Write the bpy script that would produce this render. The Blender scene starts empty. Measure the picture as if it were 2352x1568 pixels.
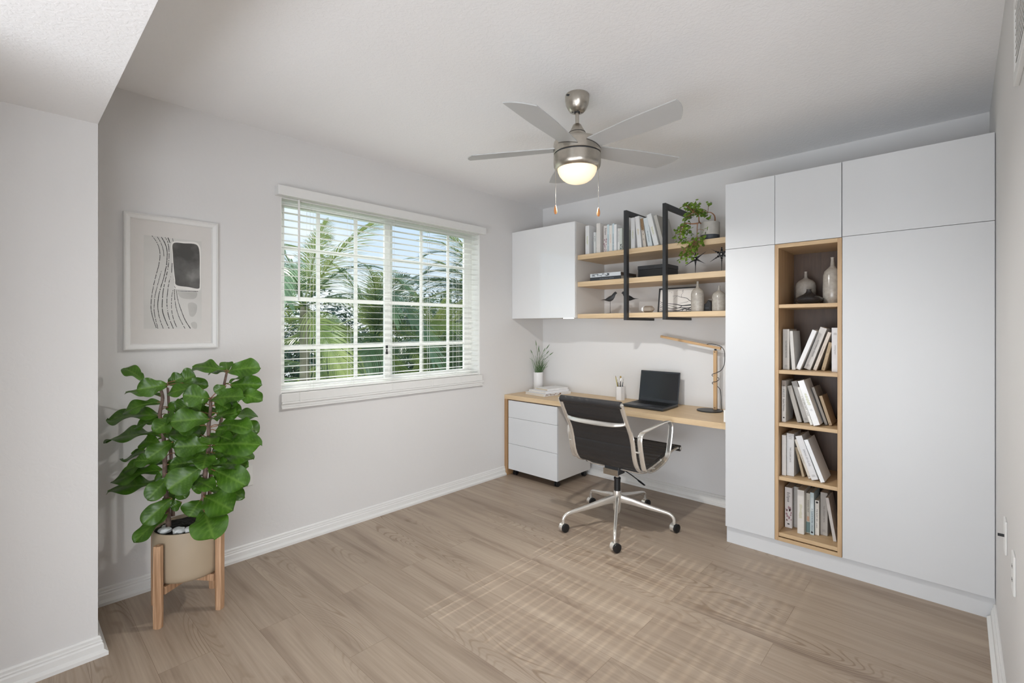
import bpy, bmesh, math, random
from mathutils import Vector, Matrix, noise

# ---------------------------------------------------------------- camera, world, sun, lights, exposure
SC = bpy.context.scene
COL = SC.collection
SC.view_settings.view_transform = 'Standard'
SC.view_settings.look = 'None'
SC.view_settings.exposure = 0.03
SC.view_settings.gamma = 1.0
SC.view_settings.use_curve_mapping = False
SC.cycles.diffuse_bounces = 10
SC.cycles.max_bounces = 14

CAM = Vector((3.012, -3.674, 1.328))
cd = bpy.data.cameras.new('camera')
cam = bpy.data.objects.new('camera', cd)
COL.objects.link(cam)
cam.location = CAM
cam.rotation_euler = (math.radians(90), 0, math.atan2(0.6825, 0.7309))
cd.sensor_width = 36.0
cd.lens = 36.0 * 1100.0 / 2352.0
cd.shift_y = -32.0 / 2352.0
cd.clip_start = 0.02
cd.clip_end = 300
SC.camera = cam

w = bpy.data.worlds.new('world')
SC.world = w
w.use_nodes = True
nt = w.node_tree
nt.nodes.clear()
wo = nt.nodes.new('ShaderNodeOutputWorld')
bg = nt.nodes.new('ShaderNodeBackground')
tc = nt.nodes.new('ShaderNodeTexCoord')
sep = nt.nodes.new('ShaderNodeSeparateXYZ')
rmp = nt.nodes.new('ShaderNodeValToRGB')
rmp.color_ramp.elements[0].position = 0.0
rmp.color_ramp.elements[0].color = (0.80, 0.86, 0.92, 1)
rmp.color_ramp.elements[1].position = 0.42
rmp.color_ramp.elements[1].color = (0.33, 0.55, 0.92, 1)
nz = nt.nodes.new('ShaderNodeTexNoise')
nz.inputs['Scale'].default_value = 3.2
nz.inputs['Detail'].default_value = 6
mp = nt.nodes.new('ShaderNodeMapping')
mp.inputs['Scale'].default_value = (1, 1, 3.5)
cr = nt.nodes.new('ShaderNodeValToRGB')
cr.color_ramp.elements[0].position = 0.45
cr.color_ramp.elements[1].position = 0.72
mx = nt.nodes.new('ShaderNodeMixRGB')
mx.inputs[2].default_value = (0.93, 0.95, 0.98, 1)
nt.links.new(tc.outputs['Generated'], sep.inputs[0])
nt.links.new(sep.outputs['Z'], rmp.inputs[0])
nt.links.new(tc.outputs['Generated'], mp.inputs[0])
nt.links.new(mp.outputs[0], nz.inputs['Vector'])
nt.links.new(nz.outputs[0], cr.inputs[0])
nt.links.new(cr.outputs[0], mx.inputs[0])
nt.links.new(rmp.outputs[0], mx.inputs[1])
nt.links.new(mx.outputs[0], bg.inputs[0])
bg.inputs[1].default_value = 1.2
nt.links.new(bg.outputs[0], wo.inputs[0])

def lamp(name, kind, loc, target, energy, color=(1, 1, 1), size=1.0, size_y=None, angle=0.01):
    ld = bpy.data.lights.new(name, kind)
    ld.energy = energy
    ld.color = color
    if kind == 'AREA':
        ld.shape = 'RECTANGLE'
        ld.size = size
        ld.size_y = size_y or size
    if kind == 'SUN':
        ld.angle = angle
    if kind == 'POINT':
        ld.shadow_soft_size = size
    o = bpy.data.objects.new(name, ld)
    COL.objects.link(o)
    o.location = loc
    if target is not None:
        o.rotation_euler = (Vector(target) - Vector(loc)).to_track_quat('-Z', 'Y').to_euler()
    return o

# sun: comes from the garden side, low enough to slip between the slats
lamp('sun', 'SUN', (-6, -0.55, 6.40), (0.0, 0.0, 1.55), 2.6, (1.0, 0.93, 0.82), angle=0.005)
# unseen fill lamps added in the hall behind the camera, brightening walls and ceiling
FILL_TINT = (0.94, 0.985, 1.045)
lamp('hall_fill', 'AREA', (5.1, -4.6, 1.15), (0.0, -2.6, 1.35), 80, FILL_TINT, 2.4, 1.8)
lamp('rear_fill', 'AREA', (2.4, -5.6, 1.7), (1.6, 0.0, 0.6), 14, FILL_TINT, 2.6, 0.8)
lamp('hall_up_fill', 'AREA', (2.6, -5.4, 0.3), (1.6, -1.0, 2.6), 92, FILL_TINT, 2.4, 1.2)  # added low panel aimed up to lighten the ceiling
# area lamp added above the window, out of view, standing in for open sky
lamp('window_fill', 'AREA', (-1.0, -1.7, 3.4), (0.6, -1.7, 0.9), 130, (0.97, 0.985, 1.0), 2.2, 1.5)

# ---------------------------------------------------------------- material helpers
def srgb(c):
    if isinstance(c, str):
        c = [int(c[i:i + 2], 16) / 255 for i in (0, 2, 4)]
    return tuple(((x / 12.92) if x <= 0.04045 else ((x + 0.055) / 1.055) ** 2.4) for x in c) + (1.0,)

def new_mat(name):
    m = bpy.data.materials.new(name)
    m.use_nodes = True
    n = m.node_tree
    return m, n, n.nodes['Principled BSDF']

def N(n, kind, **kw):
    x = n.nodes.new(kind)
    for k, v in kw.items():
        if k in x.inputs:
            x.inputs[k].default_value = v
        else:
            setattr(x, k, v)
    return x

def ramp(n, src, stops):
    r = n.nodes.new('ShaderNodeValToRGB')
    el = r.color_ramp.elements
    while len(el) < len(stops):
        el.new(0.5)
    for e, (p, c) in zip(el, stops):
        e.position = p
        e.color = c
    n.links.new(src, r.inputs[0])
    return r.outputs[0]

def bump(n, bs, src, strength, dist=0.002):
    b = N(n, 'ShaderNodeBump')
    b.inputs['Strength'].default_value = strength
    b.inputs['Distance'].default_value = dist
    n.links.new(src, b.inputs['Height'])
    n.links.new(b.outputs[0], bs.inputs['Normal'])

def coords(n, scale=(1, 1, 1), rot=(0, 0, 0), world=False):
    if world:
        g = n.nodes.new('ShaderNodeNewGeometry')
        src = g.outputs['Position']
    else:
        t = n.nodes.new('ShaderNodeTexCoord')
        src = t.outputs['Object']
    m = n.nodes.new('ShaderNodeMapping')
    m.inputs['Scale'].default_value = scale
    m.inputs['Rotation'].default_value = rot
    n.links.new(src, m.inputs[0])
    return m.outputs[0]

def plain(name, col, rough=0.5, metal=0.0, var=0.04, scale=30, bmp=0.0, coat=0.0, spec=None, bscale=None):
    m, n, b = new_mat(name)
    c = srgb(col)
    v = coords(n)
    t = N(n, 'ShaderNodeTexNoise')
    t.inputs['Scale'].default_value = scale
    t.inputs['Detail'].default_value = 3
    n.links.new(v, t.inputs['Vector'])
    lo = tuple(x * (1 - var) for x in c[:3]) + (1,)
    hi = tuple(min(1, x * (1 + var)) for x in c[:3]) + (1,)
    n.links.new(ramp(n, t.outputs[0], [(0.3, lo), (0.7, hi)]), b.inputs['Base Color'])
    b.inputs['Roughness'].default_value = rough
    b.inputs['Metallic'].default_value = metal
    if spec is not None:
        b.inputs['Specular IOR Level'].default_value = spec
    if coat:
        b.inputs['Coat Weight'].default_value = coat
        b.inputs['Coat Roughness'].default_value = 0.05
    if bmp:
        t2 = N(n, 'ShaderNodeTexNoise')
        t2.inputs['Scale'].default_value = bscale or scale
        t2.inputs['Detail'].default_value = 4
        n.links.new(v, t2.inputs['Vector'])
        bump(n, b, t2.outputs[0], bmp)
    return m

def wood(name, light, dark, along='X', rough=0.45, grain=9.0, bmp=0.05):
    m, n, b = new_mat(name)
    s = {'X': (0.6, grain, grain), 'Y': (grain, 0.6, grain), 'Z': (grain, grain, 0.6)}[along]
    v = coords(n, s)
    t = N(n, 'ShaderNodeTexNoise')
    t.inputs['Scale'].default_value = 6
    t.inputs['Detail'].default_value = 6
    t.inputs['Roughness'].default_value = 0.6
    t.inputs['Distortion'].default_value = 0.4
    n.links.new(v, t.inputs['Vector'])
    n.links.new(ramp(n, t.outputs[0], [(0.28, srgb(dark)), (0.72, srgb(light))]), b.inputs['Base Color'])
    b.inputs['Roughness'].default_value = rough
    bump(n, b, t.outputs[0], bmp, 0.001)
    return m

def wall_mat(name, col, scale, strength, thr=(0.35, 0.65)):
    m, n, b = new_mat(name)
    v = coords(n, world=True)
    b.inputs['Base Color'].default_value = srgb(col)
    b.inputs['Roughness'].default_value = 0.75
    b.inputs['Specular IOR Level'].default_value = 0.25
    t = N(n, 'ShaderNodeTexNoise')
    t.inputs['Scale'].default_value = scale
    t.inputs['Detail'].default_value = 5
    t.inputs['Distortion'].default_value = 0.8
    n.links.new(v, t.inputs['Vector'])
    r = ramp(n, t.outputs[0], [(thr[0], (0, 0, 0, 1)), (thr[1], (1, 1, 1, 1))])
    bump(n, b, r, strength, 0.0015)
    return m

def floor_mat():
    m, n, b = new_mat('oak_vinyl_planks')
    L = n.links
    v = coords(n, world=True)
    br = N(n, 'ShaderNodeTexBrick')
    br.offset = 0.37
    br.offset_frequency = 2
    br.inputs['Scale'].default_value = 1.0
    br.inputs['Brick Width'].default_value = 1.22
    br.inputs['Row Height'].default_value = 0.181
    br.inputs['Mortar Size'].default_value = 0.0008
    br.inputs['Mortar Smooth'].default_value = 0.1
    br.inputs['Bias'].default_value = 0.0
    br.inputs['Color1'].default_value = (0, 0, 0, 1)
    br.inputs['Color2'].default_value = (1, 1, 1, 1)
    br.inputs['Mortar'].default_value = (0.5, 0.5, 0.5, 1)
    L.new(v, br.inputs['Vector'])
    # per-plank shift of the grain
    mul = N(n, 'ShaderNodeMath', operation='MULTIPLY')
    mul.inputs[1].default_value = 37.0
    L.new(br.outputs['Color'], mul.inputs[0])
    def grain(scale, detail, dist, sc=1.0, rough=0.55):
        mpn = N(n, 'ShaderNodeMapping')
        mpn.inputs['Scale'].default_value = scale
        L.new(v, mpn.inputs[0])
        t = N(n, 'ShaderNodeTexNoise')
        t.noise_dimensions = '4D'
        t.inputs['Scale'].default_value = sc
        t.inputs['Detail'].default_value = detail
        t.inputs['Distortion'].default_value = dist
        t.inputs['Roughness'].default_value = rough
        L.new(mpn.outputs[0], t.inputs['Vector'])
        L.new(mul.outputs[0], t.inputs['W'])
        return t.outputs[0]
    fine = grain((3.0, 110, 1), 4, 0.2)
    broad = grain((0.8, 9.0, 1), 4, 0.6)
    # cathedral figure: rings of a stretched noise field
    fld = grain((0.85, 5.2, 1), 1.0, 0.3)
    k = N(n, 'ShaderNodeMath', operation='MULTIPLY')
    k.inputs[1].default_value = 230.0
    L.new(fld, k.inputs[0])
    sn = N(n, 'ShaderNodeMath', operation='SINE')
    L.new(k.outputs[0], sn.inputs[0])
    base = ramp(n, broad, [(0.25, srgb('78665a')), (0.44, srgb('9f8f7f')), (0.75, srgb('b1a292'))])
    def mixc(fac, a, bcol, mode='MULTIPLY'):
        x = N(n, 'ShaderNodeMixRGB', blend_type=mode)
        if isinstance(fac, float):
            x.inputs[0].default_value = fac
        else:
            L.new(fac, x.inputs[0])
        L.new(a, x.inputs[1])
        if isinstance(bcol, tuple):
            x.inputs[2].default_value = bcol
        else:
            L.new(bcol, x.inputs[2])
        return x.outputs[0]
    c = mixc(0.55, base, ramp(n, fine, [(0.3, (0.72, 0.70, 0.68, 1)), (0.65, (1.06, 1.05, 1.04, 1))]))
    ring = ramp(n, sn.outputs[0], [(0.45, (1, 1, 1, 1)), (0.95, (0.72, 0.67, 0.62, 1))])
    msk = ramp(n, grain((0.9, 4.0, 1), 2, 0.4), [(0.51, (0, 0, 0, 1)), (0.66, (1, 1, 1, 1))])
    c = mixc(msk, c, ring)
    # scattered knots
    vm = N(n, 'ShaderNodeMapping')
    vm.inputs['Scale'].default_value = (1.0, 2.6, 1)
    L.new(v, vm.inputs[0])
    vo = N(n, 'ShaderNodeTexVoronoi')
    vo.inputs['Scale'].default_value = 2.1
    L.new(vm.outputs[0], vo.inputs['Vector'])
    kn = ramp(n, vo.outputs['Distance'], [(0.0, (0.45, 0.38, 0.32, 1)), (0.035, (0.62, 0.56, 0.50, 1)), (0.10, (1, 1, 1, 1))])
    c = mixc(0.75, c, kn)
    tone = ramp(n, br.outputs['Color'], [(0.0, (0.93, 0.92, 0.91, 1)), (1.0, (1.04, 1.04, 1.03, 1))])
    c = mixc(0.9, c, tone)
    c = mixc(br.outputs['Fac'], c, (0.62, 0.57, 0.53, 1))
    L.new(c, b.inputs['Base Color'])
    b.inputs['Roughness'].default_value = 0.42
    b.inputs['Specular IOR Level'].default_value = 0.4
    sub = N(n, 'ShaderNodeMath', operation='SUBTRACT')
    L.new(fine, sub.inputs[0])
    L.new(br.outputs['Fac'], sub.inputs[1])
    bump(n, b, sub.outputs[0], 0.12, 0.0008)
    return m

def emit_mat(name, col, strength, base=(1, 1, 1, 1)):
    m, n, b = new_mat(name)
    b.inputs['Base Color'].default_value = base
    b.inputs['Roughness'].default_value = 0.25
    b.inputs['Emission Color'].default_value = srgb(col)
    b.inputs['Emission Strength'].default_value = strength
    return m

def glass_mat():
    m = bpy.data.materials.new('window_glass')
    m.use_nodes = True
    n = m.node_tree
    n.nodes.clear()
    o = n.nodes.new('ShaderNodeOutputMaterial')
    t = n.nodes.new('ShaderNodeBsdfTransparent')
    t.inputs[0].default_value = (0.96, 0.98, 0.97, 1)
    g = n.nodes.new('ShaderNodeBsdfGlossy')
    g.inputs['Roughness'].default_value = 0.02
    mxs = n.nodes.new('ShaderNodeMixShader')
    mxs.inputs[0].default_value = 0.012
    n.links.new(t.outputs[0], mxs.inputs[1])
    n.links.new(g.outputs[0], mxs.inputs[2])
    n.links.new(mxs.outputs[0], o.inputs[0])
    return m

def leaf_mat(name, c1, c2, rough=0.4, scale=6.0, trans=0.15):
    m, n, b = new_mat(name)
    v = coords(n)
    t = N(n, 'ShaderNodeTexNoise')
    t.inputs['Scale'].default_value = scale
    t.inputs['Detail'].default_value = 4
    n.links.new(v, t.inputs['Vector'])
    n.links.new(ramp(n, t.outputs[0], [(0.3, srgb(c1)), (0.7, srgb(c2))]), b.inputs['Base Color'])
    b.inputs['Roughness'].default_value = rough
    if trans:
        # leaves let some light through
        o = [x for x in n.nodes if x.type == 'OUTPUT_MATERIAL'][0]
        tr = n.nodes.new('ShaderNodeBsdfTranslucent')
        tr.inputs[0].default_value = srgb(c2)
        ms = n.nodes.new('ShaderNodeMixShader')
        ms.inputs[0].default_value = trans
        n.links.new(b.outputs[0], ms.inputs[1])
        n.links.new(tr.outputs[0], ms.inputs[2])
        n.links.new(ms.outputs[0], o.inputs[0])
    return m

M = {}
M['wall'] = wall_mat('painted_wall', 'd5d4d3', 38, 0.16)
M['wall_b'] = wall_mat('painted_back_wall', 'dedede', 38, 0.10)
M['ceiling'] = wall_mat('knockdown_ceiling', 'ededee', 60, 0.30, (0.42, 0.58))
M['trim'] = plain('white_trim_paint', 'dcdcda', 0.35, var=0.01)
M['frame_w'] = plain('white_vinyl', 'e6e6e3', 0.35, var=0.01)
M['floor'] = floor_mat()
M['cab'] = plain('matt_white_laminate', 'cfd1d3', 0.42, var=0.008, scale=3)
M['gloss'] = plain('gloss_white_laminate', 'e2e3e4', 0.10, var=0.005, scale=3, coat=0.9, spec=0.8)
M['cabside'] = plain('white_laminate_side', 'cfccc8', 0.5, var=0.01, scale=3)
M['oak'] = wood('light_oak', 'd9c2a0', 'c4a882', 'X')
M['oak_v'] = wood('light_oak_upright', 'c6a883', 'a98a66', 'Z')
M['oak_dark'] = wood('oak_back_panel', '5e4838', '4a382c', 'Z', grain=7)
M['oak_n'] = wood('oak_niche_shelf', 'cbb08a', 'b39570', 'X')
M['leg_oak'] = wood('oak_leg_panel', 'b08e68', '977450', 'Z')
M['lampwood'] = wood('lamp_beech', 'd2b187', 'bd986c', 'Z', grain=14)
M['lampwood_x'] = wood('lamp_beech_arm', 'cfae84', 'b99468', 'X', grain=14)
M['blackmetal'] = plain('black_powder_coat', '2b2d30', 0.45, var=0.05, scale=80)
M['chrome'] = plain('polished_aluminium', 'e6e3dd', 0.16, 0.72, var=0.01)
M['nickel'] = plain('brushed_nickel', 'bdb7ad', 0.28, 1.0, var=0.05, scale=60)
M['blade'] = plain('silver_blade', 'b4b5b5', 0.4, var=0.015, scale=12)
M['glow'] = emit_mat('lit_frosted_glass', 'ffe3b4', 0.62, (0.9, 0.85, 0.75, 1))
M['puck'] = emit_mat('puck_light', 'ffffff', 1.5)
M['leather'] = plain('black_leather', '2d2c2d', 0.38, var=0.12, scale=140, bmp=0.12)
M['blackplastic'] = plain('black_plastic', '17181a', 0.4, var=0.05)
M['laptop'] = plain('graphite_plastic', '2a2e33', 0.38, var=0.04, scale=90)
M['screen'] = plain('dark_screen', '1d1e21', 0.12, var=0.01)
M['paper'] = plain('paper', 'eceae6', 0.7, var=0.02)
M['pages'] = plain('book_pages', 'd9d2c6', 0.8, var=0.12, scale=250)
M['ceramic'] = plain('white_ceramic', 'e3e3e4', 0.3, var=0.01)
M['concrete'] = plain('grey_concrete', 'b9b6b0', 0.7, var=0.10, scale=25, bmp=0.1)
M['slate'] = plain('dark_slate', '3f444c', 0.5, var=0.15, scale=25)
M['vase_g'] = plain('grey_glazed_ceramic', 'a9a49c', 0.2, var=0.12, scale=60)
M['vase_b'] = plain('black_glazed_ceramic', '2c2b2c', 0.12, var=0.1, scale=30)
M['pot'] = plain('taupe_pot', 'a3937d', 0.55, var=0.02, scale=8)
M['rustic'] = wood('rustic_pine', 'd2ad8c', '85603f', 'Z', 0.6, 22, 0.4)
M['soil'] = plain('dark_soil', '17130f', 0.95, var=0.5, scale=120, bmp=1.0)
M['stone'] = plain('white_stone', 'cfd2d2', 0.6, var=0.08, scale=60, bmp=0.5, bscale=40)
M['bark'] = plain('brown_bark', '6d5a50', 0.8, var=0.3, scale=70, bmp=0.6)
M['twig'] = plain('tan_twig', '8a6448', 0.7, var=0.25, scale=60, bmp=0.3)
M['pull'] = wood('pull_wood', 'cf8a4e', 'a96a35', 'Z', grain=20)
M['fig'] = leaf_mat('fig_leaf', '2a4c0e', '47701b', 0.36, 14, 0.12)
_n = M['fig'].node_tree
_b = _n.nodes['Principled BSDF']
_src = _b.inputs['Base Color'].links[0].from_socket
_at = _n.nodes.new('ShaderNodeAttribute'); _at.attribute_name = 'vein'
_mx = _n.nodes.new('ShaderNodeMixRGB'); _mx.inputs[2].default_value = srgb('7ba043')
_sc = _n.nodes.new('ShaderNodeMath'); _sc.operation = 'MULTIPLY'; _sc.inputs[1].default_value = .42
_n.links.new(_at.outputs['Fac'], _sc.inputs[0]); _n.links.new(_sc.outputs[0], _mx.inputs[0])
_n.links.new(_src, _mx.inputs[1]); _n.links.new(_mx.outputs[0], _b.inputs['Base Color'])
M['grass'] = leaf_mat('grass_leaf', '3c5c2c', '5f8450', 0.5, 20, 0.1)
M['bonsai'] = leaf_mat('bonsai_leaf', '3f5c1c', '86a83a', 0.4, 30, 0.2)
M['palm'] = leaf_mat('palm_leaf', '66803f', 'b4bd78', 0.26, 2.0, 0.3)
M['palm2'] = leaf_mat('palm_leaf_dark', '3f5b40', '728a64', 0.28, 2.0, 0.25)
M['palmtrunk'] = plain('palm_trunk', '8a8370', 0.8, var=0.3, scale=8, bmp=0.5)
M['bush'] = leaf_mat('bush_leaf', '3a5236', '6a8448', 0.5, 1.2, 0.2)
M['lawn'] = plain('lawn', '6f9a45', 0.9, var=0.25, scale=2, bmp=0.3)
M['glass'] = glass_mat()
M['dark'] = plain('dark_gap', '202020', 0.6)

# ---------------------------------------------------------------- mesh helpers (all in world coordinates)
def BM():
    return bmesh.new()

def box(bm, x0, x1, y0, y1, z0, z1):
    vs = [bm.verts.new((x, y, z)) for x in (x0, x1) for y in (y0, y1) for z in (z0, z1)]
    for f in ((0, 1, 3, 2), (4, 6, 7, 5), (0, 4, 5, 1), (2, 3, 7, 6), (0, 2, 6, 4), (1, 5, 7, 3)):
        bm.faces.new([vs[i] for i in f])
    return vs

def obox(bm, c, ax, ay, az, sx, sy, sz):
    c = Vector(c)
    vs = [bm.verts.new(c + ax * (sx * i) + ay * (sy * j) + az * (sz * k)) for i in (-.5, .5) for j in (-.5, .5) for k in (-.5, .5)]
    for f in ((0, 1, 3, 2), (4, 6, 7, 5), (0, 4, 5, 1), (2, 3, 7, 6), (0, 2, 6, 4), (1, 5, 7, 3)):
        bm.faces.new([vs[i] for i in f])

def prism(bm, pts, a, b):
    """polygon pts (list of 3D) extruded by vector b-a"""
    off = Vector(b) - Vector(a)
    v0 = [bm.verts.new(Vector(p)) for p in pts]
    v1 = [bm.verts.new(Vector(p) + off) for p in pts]
    bm.faces.new(v0)
    bm.faces.new(list(reversed(v1)))
    k = len(pts)
    for i in range(k):
        bm.faces.new((v0[i], v1[i], v1[(i + 1) % k], v0[(i + 1) % k]))

def lathe(bm, prof, c, seg=40, axis='Z'):
    """prof: list of (r, z)"""
    c = Vector(c)
    rings = []
    for r, z in prof:
        if r < 1e-5:
            rings.append([bm.verts.new(c + Vector((0, 0, z)))])
        else:
            rings.append([bm.verts.new(c + Vector((r * math.cos(2 * math.pi * i / seg), r * math.sin(2 * math.pi * i / seg), z))) for i in range(seg)])
    for a, b in zip(rings, rings[1:]):
        for i in range(seg):
            j = (i + 1) % seg
            if len(a) == 1 and len(b) == 1:
                continue
            if len(a) == 1:
                bm.faces.new((a[0], b[i], b[j]))
            elif len(b) == 1:
                bm.faces.new((a[i], b[0], a[j]))
            else:
                bm.faces.new((a[i], b[i], b[j], a[j]))
    for r in (rings[0], rings[-1]):
        if len(r) > 1:
            bm.faces.new(r)

def catmull(pts, sub=6, closed=False):
    P = [Vector(p) for p in pts]
    n = len(P)
    out = []
    rng = range(n) if closed else range(n - 1)
    for i in rng:
        if closed:
            p0, p1, p2, p3 = P[(i - 1) % n], P[i], P[(i + 1) % n], P[(i + 2) % n]
        else:
            p0, p1, p2, p3 = P[max(0, i - 1)], P[i], P[i + 1], P[min(n - 1, i + 2)]
        for k in range(sub):
            t = k / sub
            out.append(0.5 * ((2 * p1) + (p2 - p0) * t + (2 * p0 - 5 * p1 + 4 * p2 - p3) * t * t + (3 * p1 - p0 - 3 * p2 + p3) * t ** 3))
    if not closed:
        out.append(P[-1].copy())
    return out

def tube(bm, pts, r, seg=8, closed=False, side=None, rs=None, flat=None, power=2.0):
    """sweep; r radius or list; flat=(w,t): superelliptic ribbon, w along side"""
    P = [Vector(p) for p in pts]
    n = len(P)
    rings = []
    prev = None
    for i in range(n):
        if closed:
            t = (P[(i + 1) % n] - P[(i - 1) % n])
        else:
            t = P[min(n - 1, i + 1)] - P[max(0, i - 1)]
        t.normalize()
        if side is not None:
            s = Vector(side)
            s = (s - t * s.dot(t)).normalized()
        else:
            if prev is None:
                s = t.orthogonal().normalized()
            else:
                s = (prev - t * prev.dot(t)).normalized()
            prev = s
        nn = t.cross(s)
        if flat:
            a, b = (flat[i] if isinstance(flat, list) else flat)
            a /= 2; b /= 2
        else:
            a = b = (r[i] if isinstance(r, (list, tuple)) else r)
        ring = []
        for k in range(seg):
            th = 2 * math.pi * (k + 0.5) / seg
            cx, sx = math.cos(th), math.sin(th)
            e = 2.0 / power
            u = math.copysign(abs(cx) ** e, cx) * a
            v = math.copysign(abs(sx) ** e, sx) * b
            ring.append(bm.verts.new(P[i] + s * u + nn * v))
        rings.append(ring)
    m = n if closed else n - 1
    for i in range(m):
        a, b = rings[i], rings[(i + 1) % n]
        for k in range(seg):
            j = (k + 1) % seg
            bm.faces.new((a[k], a[j], b[j], b[k]))
    if not closed:
        bm.faces.new(list(reversed(rings[0])))
        bm.faces.new(rings[-1])

def cyl(bm, a, b, r, seg=20, r2=None):
    tube(bm, [a, b], [r, r if r2 is None else r2], seg)

def blob(bm, c, rad, seed=0, amp=0.2, sub=2):
    m = Matrix.Translation(Vector(c)) @ Matrix.Diagonal(Vector((rad[0], rad[1], rad[2], 1)))
    r = bmesh.ops.create_icosphere(bm, subdivisions=sub, radius=1.0)
    for v in r['verts']:
        d = noise.noise(v.co * 1.7 + Vector((seed, seed * 2, 0)))
        v.co = m @ (v.co * (1 + amp * d))

def finish(name, bm, mat, parent=None, origin=None, bevel=0.0, smooth=False, seg=2, normals=True):
    if normals:
        bmesh.ops.recalc_face_normals(bm, faces=bm.faces)
    if parent is not None:
        bm.transform(parent.matrix_basis.inverted() if parent.parent is None else (parent.parent.matrix_basis @ parent.matrix_basis).inverted())
    elif origin is not None:
        bm.transform(Matrix.Translation(-Vector(origin)))
    me = bpy.data.meshes.new(name)
    bm.to_mesh(me)
    bm.free()
    if smooth:
        for p in me.polygons:
            p.use_smooth = True
    me.materials.append(mat)
    o = bpy.data.objects.new(name, me)
    COL.objects.link(o)
    if parent is not None:
        o.parent = parent
    elif origin is not None:
        o.location = origin
    if bevel:
        md = o.modifiers.new('bevel', 'BEVEL')
        md.width = bevel
        md.segments = seg
        md.limit_method = 'ANGLE'
        md.angle_limit = math.radians(40)
    if smooth:
        try:
            me.set_sharp_from_angle(angle=math.radians(40))
        except Exception:
            pass
    return o

def tag(o, label, cat, group=None, kind=None):
    o['label'] = label
    o['category'] = cat
    if group:
        o['group'] = group
    if kind:
        o['kind'] = kind
    return o

def thing(name, label, cat, loc, group=None, rot=(0, 0, 0)):
    o = bpy.data.objects.new(name, None)
    o.empty_display_size = 0.05
    COL.objects.link(o)
    o.location = loc
    o.rotation_euler = rot
    # matrix_basis of a fresh object is built from loc/rot
    return tag(o, label, cat, group)

def struct(name, bm, mat, bevel=0.0, smooth=False, parent=None):
    o = finish(name, bm, mat, parent=parent, bevel=bevel, smooth=smooth)
    if parent is None:
        o['kind'] = 'structure'
    return o

# ---------------------------------------------------------------- room shell
RX, H, SOF = 3.133, 2.5, 2.154
NX, NY = 0.455, -3.40          # the nib wall on the left ends here
WY0, WY1, WZ0, WZ1 = -2.506, -0.854, 0.925, 2.165   # window opening
FY = -6.6
bm = BM(); box(bm, -0.15, 5.2, FY, 0.15, -0.12, 0.0)
struct('floor', bm, M['floor'])
bm = BM()
box(bm, -0.15, 5.2, NY, 0.15, H, H + 0.12)
box(bm, NX, 5.2, FY, NY, SOF, H + 0.12)
struct('ceiling', bm, M['ceiling'])
bm = BM()
T = -0.17
box(bm, T, 0, NY, WY0, 0, H)
box(bm, T, 0, WY1, 0, 0, H)
box(bm, T, 0, WY0, WY1, 0, WZ0 - 0.02)
box(bm, T, 0, WY0, WY1, WZ1, H)
struct('wall_left', bm, M['wall'])
bm = BM(); box(bm, -0.17, 5.2, 0, 0.12, 0, H)
struct('wall_back', bm, M['wall_b'])
bm = BM(); box(bm, RX, RX + 0.12, -2.25, 0, 0, H)
struct('wall_right', bm, M['wall'])
bm = BM(); box(bm, -0.15, NX, FY, NY, 0, H)
struct('wall_front', bm, M['wall'])
bm = BM(); box(bm, NX, 1.15, -4.05, -3.93, 0, SOF)
struct('wall_light_block', bm, M['wall'])  # unseen wall stub added to shade the nib from the lamps behind
bm = BM(); box(bm, -0.15, 5.2, FY - 0.12, FY, 0, H)
struct('wall_rear', bm, M['wall'])
bm = BM(); box(bm, 5.2, 5.32, FY, 0.0, 0, H)
struct('wall_hall', bm, M['wall'])

# moulded baseboard profile: (offset from wall, height)
BP = [(0, 0), (0.030, 0), (0.030, 0.014), (0.017, 0.024), (0.016, 0.046), (0.012, 0.052), (0.013, 0.058), (0.009, 0.062), (0.009, 0.072), (0.004, 0.078), (0.0, 0.078)]
def baseboard(name, a, b, nrm):
    a, b, nrm = Vector(a), Vector(b), Vector(nrm)
    bm = BM()
    pts = [a + nrm * o + Vector((0, 0, z)) for o, z in BP]
    prism(bm, pts, a, b)
    return struct(name, bm, M['trim'])
baseboard('baseboard_left', (0, NY, 0), (0, -0.552, 0), (1, 0, 0))
baseboard('baseboard_back', (0.035, 0, 0), (1.953, 0, 0), (0, -1, 0))
baseboard('baseboard_right', (RX, -2.25, 0), (RX, -0.606, 0), (-1, 0, 0))
# nib: long run with a returned end
bm = BM()
rows_ = [[bm.verts.new(q) for q in ((NX + o, FY, z), (NX + o, NY + o, z), (0.031, NY + o, z))] for o, z in BP]
for i_ in range(len(rows_)):
    a_, b_ = rows_[i_], rows_[(i_ + 1) % len(rows_)]
    for j_ in range(2):
        bm.faces.new((a_[j_], a_[j_ + 1], b_[j_ + 1], b_[j_]))
bm.faces.new([q[0] for q in rows_]); bm.faces.new([q[2] for q in rows_])
struct('baseboard_front', bm, M['trim'])

# ---------------------------------------------------------------- window
win = bpy.data.objects.new('window_1', None)
COL.objects.link(win); win.location = (0, (WY0 + WY1) / 2, WZ0); win['kind'] = 'structure'
fx0, fx1 = -0.165, -0.105
bm = BM()
box(bm, fx0, fx1, WY0, WY1, WZ1 - 0.045, WZ1)
box(bm, fx0, fx1, WY0, WY1, WZ0 - 0.02, WZ0 + 0.025)
box(bm, fx0, fx1, WY0, WY0 + 0.035, WZ0 + .0255, WZ1 - .0455)
box(bm, fx0, fx1, WY1 - 0.035, WY1, WZ0 + .0255, WZ1 - .0455)
finish('window_frame', bm, M['frame_w'], win, bevel=0.002)
bm = BM()     # reveal lining
box(bm, -0.1045, 0.0, WY1 - 0.004, WY1, WZ0 + .0005, WZ1 - .0045)
box(bm, -0.1045, 0.0, WY0, WY0 + 0.004, WZ0 + .0005, WZ1 - .0045)
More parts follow.
